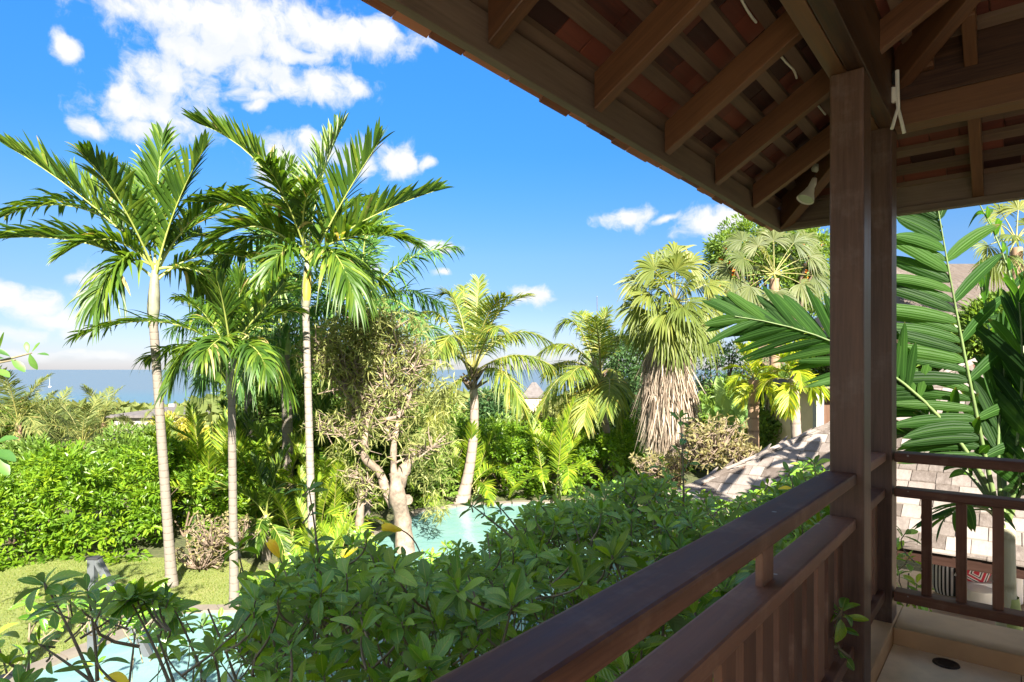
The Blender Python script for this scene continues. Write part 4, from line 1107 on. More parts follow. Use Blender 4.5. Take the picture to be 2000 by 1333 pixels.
def fan_palm(label, base, cen, d, hubs, Rr, fm, skirt=None, r=.26, grp='fan palms'):
    base = Vector(base); c = P(*cen, d); root = thing('fan_palm', label, 'palm tree', base, group=grp)
    trunk_mesh(base, c - Vector((0, 0, .2)), r, r * .8, (0, 0, 0), 12, .14, .03).build('trunk', M['brown_trunk'], root, base)
    for (hx, hy, dz, *o) in hubs:
        hub = P(hx, hy, d + dz); ax = hub - c; lf = link('fan_leaf', None, root) if False else None
        hx += R.uniform(-6, 6); hub = P(hx, hy, d + dz + R.uniform(-.15, .15)); ax = hub - c
        mb = MB(); down = max(0, min(1, (hy - cen[1]) / 120))
        axd = (ax.normalized() + Vector((0, 0, -.25 - .5 * down))).normalized()
        nrm = Vector((0, -.75, .55)) + Vector((R.uniform(-.3, .3), R.uniform(-.3, .2), R.uniform(-.2, .3)))
        if abs(nrm.normalized().dot(axd)) > .93: nrm = Vector((.3, -1, .1))
        fan(mb, hub, axd, nrm, Rr * R.uniform(.88, 1.12), droop=.45 + .25 * down)
        p, _ = bez(c, c.lerp(hub, .55) + Vector((0, 0, .12)), hub, np.linspace(0, 1, 7)); mb.tube(p, np.linspace(.024, .010, 7), 5, mat=1)
        mb.build('fan_leaf', [M[fm], M['rachis_y']], root, base)
    if skirt:
        mb = MB()
        prof_y, prof_w = skirt
        k = 6500
        yy = N.uniform(prof_y[0] - 30, prof_y[-1] - 15, k); a = N.uniform(0, 2 * pi, k)
        w = np.interp(yy, prof_y, prof_w) / F * d
        cx = np.interp(yy, [prof_y[0], prof_y[-1]], [cen[0] - 12, cen[0] - 14])
        rr = w * (.88 + .14 * np.sin(a * 5 + yy * .03) * np.sin(yy * .06 + a * 2)) * N.uniform(.7, 1.05, k)
        base_p = np.stack([(cx - 1000) / F * d + np.cos(a) * rr, d + np.sin(a) * rr, EYE + (722 - yy) / F * d], 1)
        out = np.stack([np.cos(a), np.sin(a), np.zeros(k)], 1)
        dd = np.array((0, 0, -1.)) + out * N.normal(.02, .13, k)[:, None] + N.normal(0, .12, (k, 3))
        room = (prof_y[-1] + 12 - yy) / F * d
        mb.blades(base_p, dd, out + N.normal(0, .35, (k, 3)), np.minimum(N.uniform(.5, 1.3, k), room), N.uniform(.015, .06, k), 0, 3, fold=.35, prof=lambda t: np.interp(t, [0, .3, 1], [.7, 1, .15]), tint=N.random(k))
        mb.build('dead_frond_skirt', M['skirt'], root, base, kind='stuff')
    return root
hubsA = [(1300,520,.1),(1275,528,-.2),(1345,520,.1),(1252,552,0),(1268,575,-.4),(1250,598,-.1),(1276,618,-.5),(1300,640,-.7),(1350,630,-.6),(1372,600,-.2),(1378,556,.1),(1385,585,.3),(1320,500,.5),(1290,540,.7),(1350,545,.8),
         (1365,640,.1),(1262,640,.1),(1325,650,-.8),(1310,555,-.8),(1335,600,-.9),(1258,620,.5),(1375,640,.5),(1340,655,.6),(1285,660,.3)]
fan_palm('tall fan palm wearing a thick skirt of dead grey-brown fronds', G(1313, 18.3), (1318, 590), 18, hubsA + [(1308, 575, -.5), (1335, 560, -.4), (1290, 590, .4), (1322, 530, -.3), (1345, 590, -.5), (1300, 610, -.9)], .78, 'fanleaf', ([655, 700, 740, 790, 830, 875], [34, 44, 51, 53, 43, 20]))
hubsB = [(1512,470,.2),(1478,480,0),(1548,475,.1),(1450,505,-.2),(1580,500,0),(1435,545,-.4),(1470,560,-.6),(1520,570,-.8),(1560,555,-.4),(1590,540,.2),(1500,500,-.5),(1535,505,.6),(1480,520,.7),(1420,520,.4),(1600,520,.5),(1455,590,.2),(1540,600,.3),(1445,470,.6),(1575,465,.6),(1510,455,.9)]
fan_palm('pale fan palm in front of the round tree near the roof corner', G(1515, 24), (1512, 535), 24, hubsB, .82, 'fanpale', r=.22)
hubsC = [(1985,410,0),(1950,440,0),(2010,440,0),(1935,480,-.2),(1965,500,-.4),(2020,480,-.2),(1975,460,-.6),(1945,510,.3),(2000,520,.1),(2040,420,.3),(1960,415,.5)]
fan_palm('fan palm rising above the roof at the right picture edge', G(1990, 17), (1985, 470), 17, hubsC, .55, 'fanleaf', r=.18)

# ------------------------------------------------------------------ leafy trees
def B(px, py, d, rx, ry, rz): return (P(px, py, d), (rx / F * d, ry, rz / F * d))
tree('round_tree', 'large dark-green round tree with orange blossoms behind the pale fan palm', G(1505, 36), [B(1450, 490, 36, 58, 1.8, 58), B(1520, 472, 36, 64, 2, 44), B(1575, 500, 36, 38, 1.6, 50), B(1490, 560, 36, 90, 2.2, 70), B(1580, 580, 36, 40, 1.6, 60), B(1422, 485, 34, 34, 1, 30), B(1410, 530, 35, 34, 1.2, 45), B(1595, 490, 34, 30, 1, 40)], 20000, .26, .12, 'tree_mid', r0=.35, clump_r=.55)
def blossoms():
    r = [o for o in S.objects if o.name == 'round_tree'][0]; b = MB()
    for _ in range(34):
        c = P(R.choice((R.uniform(1402, 1440), R.uniform(1565, 1605))), R.uniform(470, 560), 34 + R.uniform(-.3, .6)); k = 10
        b.leaves(np.tile(np.array(c), (k, 1)) + N.normal(0, .06, (k, 3)), rand_dirs(k, .4), rand_dirs(k), .13, .09)
    b.build('blossom', M['flower_or'], r, Vector(r.location), kind='stuff')
blossoms()
tree('feathery_tree', 'dark feathery tree filling the gap left of the skirted palm', G(1235, 25), [B(1225, 740, 25, 42, 1.6, 60), B(1200, 690, 25, 30, 1.2, 40), B(1245, 680, 25, 22, 1, 30), B(1235, 840, 25, 55, 1.8, 60), B(1180, 790, 25.5, 40, 1.4, 60), B(1260, 780, 25, 35, 1.4, 60), B(1220, 900, 25, 60, 1.6, 40)], 17000, .17, .07, 'tree_dark', r0=.22, clump_r=.45, per=30)
tree('feathery_tree', 'thin dark airy tree with sea showing through right of the skirt', G(1400, 30), [B(1395, 700, 30, 28, 1.2, 32), B(1430, 690, 30, 25, 1, 25), B(1375, 740, 30, 28, 1.2, 24), B(1400, 800, 30, 55, 2, 36), B(1470, 720, 30, 40, 1.4, 35)], 3600, .20, .08, 'tree_dark', r0=.16, clump_r=.4, per=18)
tree('leafy_tree', 'dark leafy tree standing between banana leaves and the grey roof', G(1510, 22), [B(1515, 800, 22, 48, 1.2, 70), B(1480, 850, 22, 40, 1.2, 50), B(1560, 850, 22, 60, 1.3, 60), B(1440, 780, 24, 45, 1.2, 35), B(1380, 830, 24, 60, 1.2, 50)], 9000, .22, .10, 'tree_mid', r0=.12)
# yellow-green short palms beside the pavilion roof
palm('short_palm', 'short yellow-green palm with rough brown trunk left of its twin', 'bright', G(1470, 15.5), P(1472, 742, 15.5), 11, .62, .16, .13, 'brown_trunk', group='short bright palms by the pavilion')
palm('short_palm', 'short bright palm beside the post with stout ringed trunk', 'bright', G(1565, 14.0), P(1550, 735, 14.0), 13, .72, .13, .10, 'coco_trunk', group='short bright palms by the pavilion', rz0=.3)
def banana():
    d = 16.5; base = G(1425, d); r = thing('banana_plant', 'banana-like plant with upright paddle leaves beside the dry bush', 'plant', base)
    for (x, y, dx, dy, dz) in ((1412, 770, 4, -1, 0), (1435, 765, 2, -1, .2), (1395, 790, -2, -1, -.1), (1370, 790, -4, -.6, .1), (1455, 775, 5, -1, .3), (1400, 735, 0, 0, .5), (1425, 800, 1, 0, -.4), (1470, 800, 1, 0, .3)):
        b = MB(); tip = P(x, y, d + dz); q = P(1425 + (x - 1425) * .25, 850, d + dz * .4)
        p, T = bez(q, q.lerp(tip, .5) + Vector((0, 0, .15)), tip, np.linspace(0, 1, 9)); Ln = (tip - q).length
        w = np.interp(np.linspace(0, 1, 9), [0, .15, .5, .85, 1], [.03, .10, .17, .12, .01]); nr = Vector((R.uniform(-.5, .5), -1, .3)).normalized()
        V = []
        for k in range(9):
            sd = Vector(T[k]).cross(nr).normalized(); V += [Vector(p[k]) - sd * w[k] + nr * .03, Vector(p[k]), Vector(p[k]) + sd * w[k] + nr * .03]
        b.add([tuple(v) for v in V], [(k * 3 + c, k * 3 + c + 1, k * 3 + c + 4, k * 3 + c + 3) for k in range(8) for c in (0, 1)], tint=R.random())
        b.build('leaf', M['banana'], r, base)
    b = MB()
    for k in range(5): b.tube([Vector((R.uniform(-.2, .2), R.uniform(-.2, .2), 0)) + base, P(1425 + R.uniform(-12, 12), 860, d)], [.07, .04], 8)
    b.build('stem', M['shaft_green'], r, base, kind='stuff')
banana()
def dry_bush(name, label, blobs, d, n, leaf=.16, seed_r=.5, grp=None, twigk=1.):
    c0 = blobs[0]; base = G(c0[0], d); r = thing(name, label, 'bush', base, group=grp)
    tw = MB(); pos, dd, nn = [], [], []
    for (x, y, a, b_) in blobs:
        for _ in range(int(n * twigk)):
            u = rand_dirs(1, .2)[0]; q = P(x + u[0] * a, y - u[2] * b_, d + u[1] * .6); o = P(x + u[0] * a * .2, y + b_ * .7, d + u[1] * .1)
            m = o.lerp(q, .5) + Vector((R.uniform(-.15, .15), R.uniform(-.15, .15), R.uniform(-.05, .15)))
            p, _ = bez(o, m, q, np.linspace(0, 1, 5)); tw.tube(p, np.linspace(.022, .007, 5), 4)
            for _k in range(2):
                v = Vector((R.gauss(0, 1), R.gauss(0, 1), R.gauss(.3, .6))).normalized() * R.uniform(.1, .25); tw.tube([q, q + v], [.008, .004], 3)
                k = R.randint(3, 6); pos += [np.array(q + v)] * k; dd += list(rand_dirs(k, .3)); nn += list(rand_dirs(k, .5))
    tw.build('twigs', M['drytwig'], r, base, kind='stuff')
    b = MB(); b.blades(pos, dd, nn, N.uniform(.5, 1.2, len(pos)) * leaf, .035, .2, 2, fold=0); b.build('leaves', M['yellowbush'], r, base, kind='stuff')
dry_bush('dry_bush', 'pale dry twiggy bush with yellowish tufts against the roof edge', [(1400, 858, 55, 36), (1440, 895, 30, 26), (1370, 880, 34, 30)], 12.5, 70, .13)
dry_bush('dry_bush', 'small pale twig bush at the foot of the skirted palm', [(1275, 915, 36, 22), (1310, 925, 22, 22), (1300, 940, 30, 14)], 13.5, 45, .13)
dry_bush('dry_bush', 'bare tangled branches spreading over the lawn between two palm trunks', [(415, 1045, 48, 34), (390, 1090, 50, 30), (470, 1040, 40, 25)], 12.9, 48, .07)

# ------------------------------------------------------------------ hedge
def hedge(name, label, pts, width, h, n, L, W, leafm, grp=None):
    """clipped-looser hedge along a ground polyline"""
    o = Vector((*pts[0], ground_z(*pts[0]))); r = thing(name, label, 'hedge', o, group=grp)
    seg = [(Vector((*a, 0)), Vector((*b, 0))) for a, b in zip(pts, pts[1:])]; ln = np.array([(b - a).length for a, b in seg]); tot = ln.sum()
    b = MB(); per = 24; k = n // per
    for (a, c), l in zip(seg, ln):
        m = int(k * l / tot); u = N.random(m); ax = np.array((c - a).normalized()); nx = np.array((ax[1], -ax[0], 0))
        th = N.uniform(-.12, pi + .1, m)          # cross section: a rounded hump
        lump = 1 + .26 * np.sin(u * l * 2.1 + 1) * np.sin(th * 3 + u * l) + N.normal(0, .05, m)
        rad = 1 - .4 * N.random(m) ** 2.2
        e = .62
        cs = np.sign(np.cos(th)) * np.abs(np.cos(th)) ** e; sn = np.sign(np.sin(th)) * np.abs(np.sin(th)) ** e
        lat = cs * width / 2 * lump * rad; zz = np.maximum(.05, sn * h * lump * rad)
        cc = np.array(a) + ax * (u * l)[:, None] + nx * lat[:, None] + np.array((0, 0, 1)) * zz[:, None]
        cc[:, 2] += np.array([ground_z(q[0], q[1]) for q in cc])
        od = nx * (cs / width)[:, None] + np.array((0, 0, 1.)) * (sn / h)[:, None] * .8; od /= np.linalg.norm(od, axis=1)[:, None]
        mm = m * per; ld = rand_dirs(mm); od2 = np.repeat(od, per, 0)
        pos = np.repeat(cc, per, 0) + ld * N.uniform(.02, .2, mm)[:, None] * np.array((1, 1, .6))
        dd = ld * .9 + od2 * .7 + np.array((0, 0, -.15)); nr = od2 * .8 + np.array((0, 0, .8)) + rand_dirs(mm) * .45
        b.leaves(pos, dd, nr, L * N.uniform(.7, 1.25, mm), W * N.uniform(.75, 1.2, mm), tint=np.clip(np.repeat(N.uniform(0, .55, m), per) + N.uniform(0, .4, mm), 0, .97))
    b.build('foliage', M[leafm], r, o)
    s = MB()
    for (a, c), l in zip(seg, ln):
        for q in range(int(l / .5)):
            p = a.lerp(c, (q + R.random()) / max(1, int(l / .5)));
            for _ in range(4):
                t = Vector((R.uniform(-.4, .4) * width, R.uniform(-.4, .4) * width, h * R.uniform(.5, .95))); s.tube([p, p + t * .5 + Vector((0, 0, .1)), p + t], [.03, .018, .006], 5)
    s.build('stems', M['bark_dark'], r, o, kind='stuff')
hedge('hedge', 'bright green clipped hedge along the far lawn edge at left', [(-20, 14.2), (-12, 14.4), (-8.4, 15.3), (-7, 16.4)], 3.4, 2.0, 56000, .155, .066, 'hedge')
hedge('hedge', 'rounded green hedge behind the pool below the coconut palm', [(-4.5, 22.5), (-.6, 21.6), (2.5, 21.8), (5, 22.6)], 3.0, 2.15, 30000, .16, .075, 'hedge')
hedge('hedge', 'tall looser green hedge in the middle behind the areca fronds', [(-8.2, 19), (-5, 19.5), (-2, 20)], 2.6, 2.3, 20000, .18, .08, 'tree_mid')

# ------------------------------------------------------------------ areca clumps
AG = 'areca palms by the pool and lawn'
for (px, d, n, sc, hh, lab) in (
    (408, 15.6, 16, 1.0, 1.1, 'areca clump with upright fan of fronds left of the middle trunk'),
    (520, 16.2, 18, 1.05, 1.0, 'areca clump spreading between the middle trunks'),
    (585, 14.2, 14, .85, .5, 'low areca clump with bright yellow-green fronds behind the white trunk'),
    (650, 14.8, 16, .95, .8, 'areca clump arching right of the white trunk'),
    (690, 18.0, 12, 1.05, 1.0, 'areca clump half hidden behind the gnarled tree'),
    (628, 12.2, 10, .6, .2, 'small yellowish areca at the poolside behind the shrub'),
    (1085, 19.6, 14, 1.0, .9, 'bright areca with broad arching fronds beyond the pool right end'),
    (915, 19.9, 8, 1.0, .4, 'areca at the foot of the curved coconut trunk'),
    (820, 19.4, 10, .95, .7, 'areca clump with loose fronds right of the gnarled trunk'),
    (345, 16.6, 10, .95, .9, 'areca clump at the right end of the lawn hedge')):
    clump('areca_palm', lab, 'areca', G(px, d), n, sc, .3, hh, AG)
for (px, d, py, sc, lab) in ((520, 13.6, 990, .75, 'dark young palm low in front of the lawn-edge arecas'), (600, 17.5, 860, 1.0, 'dark palm with stiff fronds behind the white trunk'), (470, 17.2, 900, .9, 'dark palm fronds behind the middle trunk')):
    palm('young_palm', lab, 'deep', G(px, d), P(px, py + 40, d), 12, sc, .08, .06, group='dark young palms', shaft=.3)

# ------------------------------------------------------------------ left background
DG = 'wind-dried palms beyond the hedge'
for (px, d, py, sc, rr, lab) in ((165, 24, 842, 1.0, .1, 'dried palm with bent brown fronds and leaning thin trunk beyond the hedge'), (205, 31, 800, 1.05, .12, 'palm with arching pale fronds reaching above the sea line'), (40, 25, 800, 1.15, .14, 'palm at the left edge with hanging dusty fronds'),
    (105, 28, 830, 1.1, .13, 'palm with tangled dusty fronds between its two neighbours'), (-20, 30, 790, 1.2, .14, 'palm cut by the left picture edge'), (270, 29, 850, .9, .1, 'small dusty palm just left of the tall palm trunk'), (85, 34, 790, .8, .1, 'far small palm under the sailing boat')):
    b0 = G(px, d); b0.z = ground_z(b0.x, d)
    palm('dusty_palm', lab, 'dusty', b0, P(px - 4, py + 26, d), 18, sc * .74, rr, rr * .8, 'brown_trunk', group=DG)
def scatter_tree(px, d, py, rx, rz, n, m, lab, name='leafy_tree', cat='tree', grp=None, L=.22, W=.1):
    b0 = G(px, d); b0.z = ground_z(b0.x, d); c = P(px, py, d); k = rx / F * d; kz = rz / F * d
    bl = [(c, (k * .7, k * .7, kz)), (c + Vector((-k * .6, R.uniform(-.5, .5), -kz * .35)), (k * .55, k * .6, kz * .8)), (c + Vector((k * .6, R.uniform(-.5, .5), -kz * .3)), (k * .55, k * .6, kz * .75)), (c + Vector((0, -k * .3, -kz * .9)), (k * .8, k * .6, kz * .8))]
    tree(name, lab, b0, bl, n, L, W, m, r0=.09 + .01 * k, group=grp, cat=cat, clump_r=.4)
BG = 'bushes and small trees beyond the garden'
for a in ((1945, 15, 640, 60, 60, 6000, 'tree_mid', 'leafy tree in front of the shingle house at right'), (1850, 16, 700, 50, 50, 4500, 'tree_mid', 'leafy tree behind the big near frond at right'), (60, 21, 900, 60, 40, 3800, 'tree_mid', 'leafy bush in the shade above the hedge at left'), (130, 20, 915, 70, 36, 4200, 'hedge', 'bright bush rising behind the lawn hedge'), (235, 22, 890, 60, 45, 4200, 'tree_mid', 'green bush under the bent brown frond'),
          (300, 24, 870, 40, 45, 3200, 'tree_mid', 'bush behind the tall left palm trunk'), (20, 26, 860, 60, 60, 3800, 'tree_mid', 'dark bush at the left edge below the palms'), (340, 27, 845, 55, 35, 3600, 'reed', 'yellowish reed-like bush right of the left palm trunk'), (385, 30, 852, 40, 22, 2600, 'reed', 'pale reed bush before the grey far roof'),
          (440, 23, 900, 50, 50, 3600, 'tree_mid', 'green bush behind the dark young fronds'), (560, 26, 850, 60, 40, 4000, 'tree_mid', 'bush to the right of the far grey roof'), (640, 27, 830, 60, 45, 4200, 'tree_mid', 'bush behind the white trunk'),
          (760, 26, 850, 70, 60, 5200, 'tree_mid', 'bushy tree behind the gnarled limbs'), (860, 27, 830, 55, 45, 4200, 'tree_mid', 'bush between gnarled tree and coconut palm'), (960, 29, 790, 40, 30, 3000, 'tree_dark', 'dark bush just right of the coconut trunk'), (980, 26, 850, 60, 35, 4200, 'tree_mid', 'bush with dusty top under the gazebo'),
          (1060, 28, 830, 60, 35, 4000, 'tree_olive', 'olive bush in front of the small gazebo'), (1130, 27, 880, 60, 45, 4400, 'tree_dark', 'dark shrub below the leaning coconut palm'), (1290, 30, 760, 70, 60, 4600, 'tree_dark', 'dark tree behind the skirt of dead fronds'), (1350, 26, 850, 60, 50, 4000, 'tree_mid', 'green bush right behind the skirt'),
          (1440, 33, 760, 60, 36, 4000, 'tree_dark', 'dark treetop beyond the banana leaves'), (1580, 26, 720, 60, 80, 6000, 'tree_mid', 'tree filling the gap behind the short bright palms'), (505, 24, 720, 60, 110, 7000, 'tree_mid', 'tall leafy tree behind the front palms'), (600, 24, 740, 60, 90, 6000, 'tree_mid', 'leafy tree behind the white palm trunk'), (680, 26, 760, 50, 70, 5000, 'tree_dark', 'dark leafy tree behind the gnarled limbs')):
    scatter_tree(*a[:6], a[6], a[7], grp=BG)
def far_wood():
    b = MB(); bl = []
    for _ in range(420):
        y = R.uniform(34, 330); px = R.uniform(-150, 2100)
        if 1000 < px < 1100 and y > 40: continue
        x = (px - 1000) / F * y; h = R.uniform(1.2, 3.4) if y < 70 else R.uniform(2, 4.5)
        lim = EYE + (722 - (802 if px < 430 else 778)) / F * y     # keep below the sea line seen in the photo
        z = ground_z(x, y); top = min(z + h * 1.6, lim)
        if top < z + .5: top = z + .5
        bl.append((Vector((x, y, (z + top) / 2)), (h * 1.3 * (1 + y / 160), h, max(.5, (top - z) / 2))))
    for c, r in bl:
        k = 240; d = rand_dirs(k, .3); s = r[0]
        pos = np.array(c) + d * np.array(r) * N.uniform(.8, 1.05, k)[:, None]
        b.leaves(pos, rand_dirs(k), d + rand_dirs(k) * .5 + np.array((0, 0, .4)), .22 * s * N.uniform(.6, 1.3, k), .16 * s, tint=np.clip(N.random() * .6 + N.random(k) * .35, 0, .95))
    b.build('far_wood', leaf_mat('far_wood_leaf', (.045, .065, .018), (.085, .105, .028), (.15, .15, .05), .6, .25, .2), kind='stuff')
far_wood()

# ------------------------------------------------------------------ far buildings, boat, poles
def far_house(name, label, px0, px1, d, ridge, eave, depth, wallm='plaster', foot=None, mansard=False):
    x0, x1 = (px0 - 1000) / F * d, (px1 - 1000) / F * d; zr, ze = EYE + (722 - ridge) / F * d, EYE + (722 - eave) / F * d
    gz = ground_z((x0 + x1) / 2, d) - .5; o = Vector(((x0 + x1) / 2, d, gz)); r = thing(name, label, 'house', o)
    b = MB(); b.box((x0 + .4, d + .4, gz), (x1 - .4, d + depth - .4, ze - .02)); b.build('wall', M[wallm], r, o)
    b = MB(); i = min((x1 - x0) / 2 - .05, depth / 2)
    V = [(x0, d, ze), (x1, d, ze), (x1, d + depth, ze), (x0, d + depth, ze), (x0 + i, d + depth / 2, zr), (x1 - i, d + depth / 2, zr)]
    V += [(x, y, z - .18) for x, y, z in V[:4]]
    b.add(V, [(0, 1, 5, 4), (2, 3, 4, 5), (6, 7, 1, 0), (7, 8, 2, 1), (8, 9, 3, 2), (9, 6, 0, 3), (9, 8, 7, 6)], [(3, 0, 4), (1, 2, 5)], smooth=False)
    rf = b.build('roof', M['far_roof'], r, o)
    return r, rf, o, (x0, x1, zr, ze, i)
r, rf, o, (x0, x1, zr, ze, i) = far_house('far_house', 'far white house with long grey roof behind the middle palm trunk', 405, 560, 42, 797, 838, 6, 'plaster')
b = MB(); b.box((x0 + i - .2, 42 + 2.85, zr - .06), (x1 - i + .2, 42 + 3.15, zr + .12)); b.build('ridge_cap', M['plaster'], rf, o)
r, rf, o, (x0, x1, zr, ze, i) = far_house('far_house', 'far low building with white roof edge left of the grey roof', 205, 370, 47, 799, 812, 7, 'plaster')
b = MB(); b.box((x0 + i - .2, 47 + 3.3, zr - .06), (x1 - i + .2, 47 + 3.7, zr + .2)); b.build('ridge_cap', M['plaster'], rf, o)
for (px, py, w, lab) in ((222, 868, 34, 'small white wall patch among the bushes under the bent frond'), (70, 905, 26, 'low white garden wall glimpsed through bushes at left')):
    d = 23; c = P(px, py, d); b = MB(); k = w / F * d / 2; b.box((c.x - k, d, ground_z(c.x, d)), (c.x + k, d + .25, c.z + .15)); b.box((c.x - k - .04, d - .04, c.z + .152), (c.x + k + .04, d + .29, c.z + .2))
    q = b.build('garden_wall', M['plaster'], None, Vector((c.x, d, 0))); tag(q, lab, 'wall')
def gazebo():
    d = 44; ap = P(1043, 747, d); o = Vector((ap.x, d, ground_z(ap.x, d))); r = thing('gazebo', 'small far cream gazebo with grey hip roof against the sea', 'gazebo', o)
    w = 24 / F * d; ze = EYE + (722 - 773) / F * d; b = MB(); cs = [(-w, -w), (w, -w), (w, w), (-w, w)]
    b.add([(ap.x + x, d + y, ze) for x, y in cs] + [(ap.x + x * .16, d + y * .16, ap.z) for x, y in cs] + [(ap.x + x, d + y, ze - .12) for x, y in cs],
          [(0, 1, 5, 4), (1, 2, 6, 5), (2, 3, 7, 6), (3, 0, 4, 7), (4, 5, 6, 7), (8, 9, 1, 0), (9, 10, 2, 1), (10, 11, 3, 2), (11, 8, 0, 3), (11, 10, 9, 8)], smooth=False); b.build('roof', M['far_roof'], r, o)
    b = MB(); w2 = w * .84; b.box((ap.x - w2, d - w2, o.z), (ap.x + w2, d + w2, ze - .13)); b.build('wall', M['cream'], r, o)
gazebo()
far_house('far_house', 'far pinkish house roof glimpsed above the banana leaves', 1385, 1440, 50, 744, 758, 4, 'cream')
# building beyond the pavilion: brown door and pale post
def garden_house():
    d = 18.5; o = G(1640, d); r = thing('garden_house', 'beige outbuilding with brown door behind the pale square post', 'house', o)
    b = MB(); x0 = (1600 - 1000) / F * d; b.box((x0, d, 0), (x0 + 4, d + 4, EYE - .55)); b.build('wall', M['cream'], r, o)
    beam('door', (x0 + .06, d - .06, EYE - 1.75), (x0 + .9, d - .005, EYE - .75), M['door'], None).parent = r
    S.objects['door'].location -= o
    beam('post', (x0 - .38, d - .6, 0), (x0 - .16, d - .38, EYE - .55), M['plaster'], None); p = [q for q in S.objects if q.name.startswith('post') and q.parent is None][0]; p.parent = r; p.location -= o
    b = MB(); b.box((x0 - .5, d - .8, EYE - .548), (x0 + 4.2, d + 4.2, EYE - .3)); b.build('roof', M['far_roof'], r, o)
garden_house()
def right_house():
    d = 19; o = G(1990, d); r = thing('shingle_house', 'house with grey shingle roof seen through the near palm at right', 'house', o)
    x0, x1 = (1790 - 1000) / F * d, (2400 - 1000) / F * d; ze = EYE + (722 - 628) / F * d; zr = EYE + (722 - 516) / F * (d + 4)
    b = MB(); b.box((x0 + .7, d + .7, 0), (x1 - .5, d + 7.5, ze - .02)); b.build('wall', M['cream'], r, o)
    b = MB(); V = [(x0, d, ze), (x1, d, ze), (x1, d + 8, ze), (x0, d + 8, ze), (x0 + 1.2, d + 4, zr), (x1 - 3, d + 4, zr)]; V += [(x, y, z - .2) for x, y, z in V[:4]]
    b.add(V, [(0, 1, 5, 4), (2, 3, 4, 5), (6, 7, 1, 0), (7, 8, 2, 1), (8, 9, 3, 2), (9, 6, 0, 3), (9, 8, 7, 6)], [(3, 0, 4), (1, 2, 5)], smooth=False); rf = b.build('roof', M['far_roof'], r, o)
    b = MB(); n = 18
    for k in range(n):
        f0, f1 = k / n, (k + 1.1) / n; x = x0 + 1.2 * f0
        while x < x1 - 3 * f0 - .1:
            w = R.uniform(.14, .3); xe = min(x + w, x1 - 3 * f0)
            y0, y1 = d + 4 * f0, d + 4 * min(1, f1); z0, z1 = ze + (zr - ze) * f0, ze + (zr - ze) * min(1, f1); j = R.uniform(0, .008)
            b.add([(x, y0 - .01, z0 + .028 + j), (xe - .008, y0 - .01, z0 + .028 + j), (xe - .008, y1, z1 + .008), (x, y1, z1 + .008), (x, y0 - .01, z0 + .004), (xe - .008, y0 - .01, z0 + .004)], [(0, 1, 2, 3), (4, 5, 1, 0)], tint=R.random(), smooth=False)
            x = xe
    b.build('shingle_field', M['shingle_grey'], rf, o, kind='stuff')
right_house()
def boat():
    d = 1050; c = P(97, 757, d); c.z = -26; r = thing('sailing_boat', 'tiny white sailing boat with bare mast far out on the sea', 'boat', c)
    b = MB(); L, W = 7, 2
    for k, (z, s) in enumerate(((.0, .7), (1.6, 1))): b.add([(-L / 2 * s, 0, z), (-L * .2, W / 2 * s, z), (L * .4, W / 2 * s, z), (L * .5 * s, 0, z), (L * .4, -W / 2 * s, z), (-L * .2, -W / 2 * s, z)], [(0, 1, 2, 3), (0, 3, 4, 5)])
    V = np.concatenate(b.v[-2:]); b.add(V, [(i, (i + 1) % 6, (i + 1) % 6 + 6, i + 6) for i in range(6)]); b.build('hull', M['white_paint'], r)
    b = MB(); b.tube([(0, 0, 1.5), (0, 0, 17)], [.16, .1], 6); b.build('mast', M['white_paint'], r)
boat()
def pole(px, y0, y1, d, rad, lab, m, name, cat):
    a = P(px, y0, d); g = Vector((a.x, d, ground_z(a.x, d))); b = MB(); b.tube([g, a.lerp(g, .5) + Vector((.01 * d * .2, 0, 0)), a], [rad * 1.3, rad, rad * .7], 8)
    b.tube([a, a + Vector((0, 0, rad * 2))], [rad * .8, rad * .2], 8); tag(b.build(name, M[m], None, g), lab, cat)
pole(938, 765, 0, 30, .09, 'thin pale bare trunk right of the coconut trunk', 'palm_trunk_white', 'bare_trunk', 'tree trunk')
pole(1166, 580, 0, 40, .035, 'thin mast sticking up above the leaning coconut crown', 'metal', 'antenna_mast', 'mast')
# angled steel posts by the pool
def poolpost():
    d = 8.9; t = P(181, 1092, d); base = G(186, d); r = thing('angled_post', 'grey steel post with slanting brace beside the near pool', 'post', base)
    beam('upright', Vector((t.x - .05, d - .05, 0)) - base, Vector((t.x + .05, d + .05, t.z)) - base, M['metal'], r, .006)
    e = P(212, 1150, d); k = (t.z - e.z); ang = atan2(e.x - t.x, t.z - e.z); ln = t.z / cos(ang) * .985
    Mx = Matrix.Translation(t - base + Vector((.06, 0, 0))) @ Matrix.Rotation(-ang, 4, 'Y')
    beam('brace', (-.045, -.045, -ln), (.045, .045, 0), M['metal'], r, .006, Mx)
    beam('cap', Vector((t.x - .07, d - .06, t.z + .002)) - base, Vector((t.x + .11, d + .06, t.z + .03)) - base, M['darkfabric'], r, .004)
poolpost()
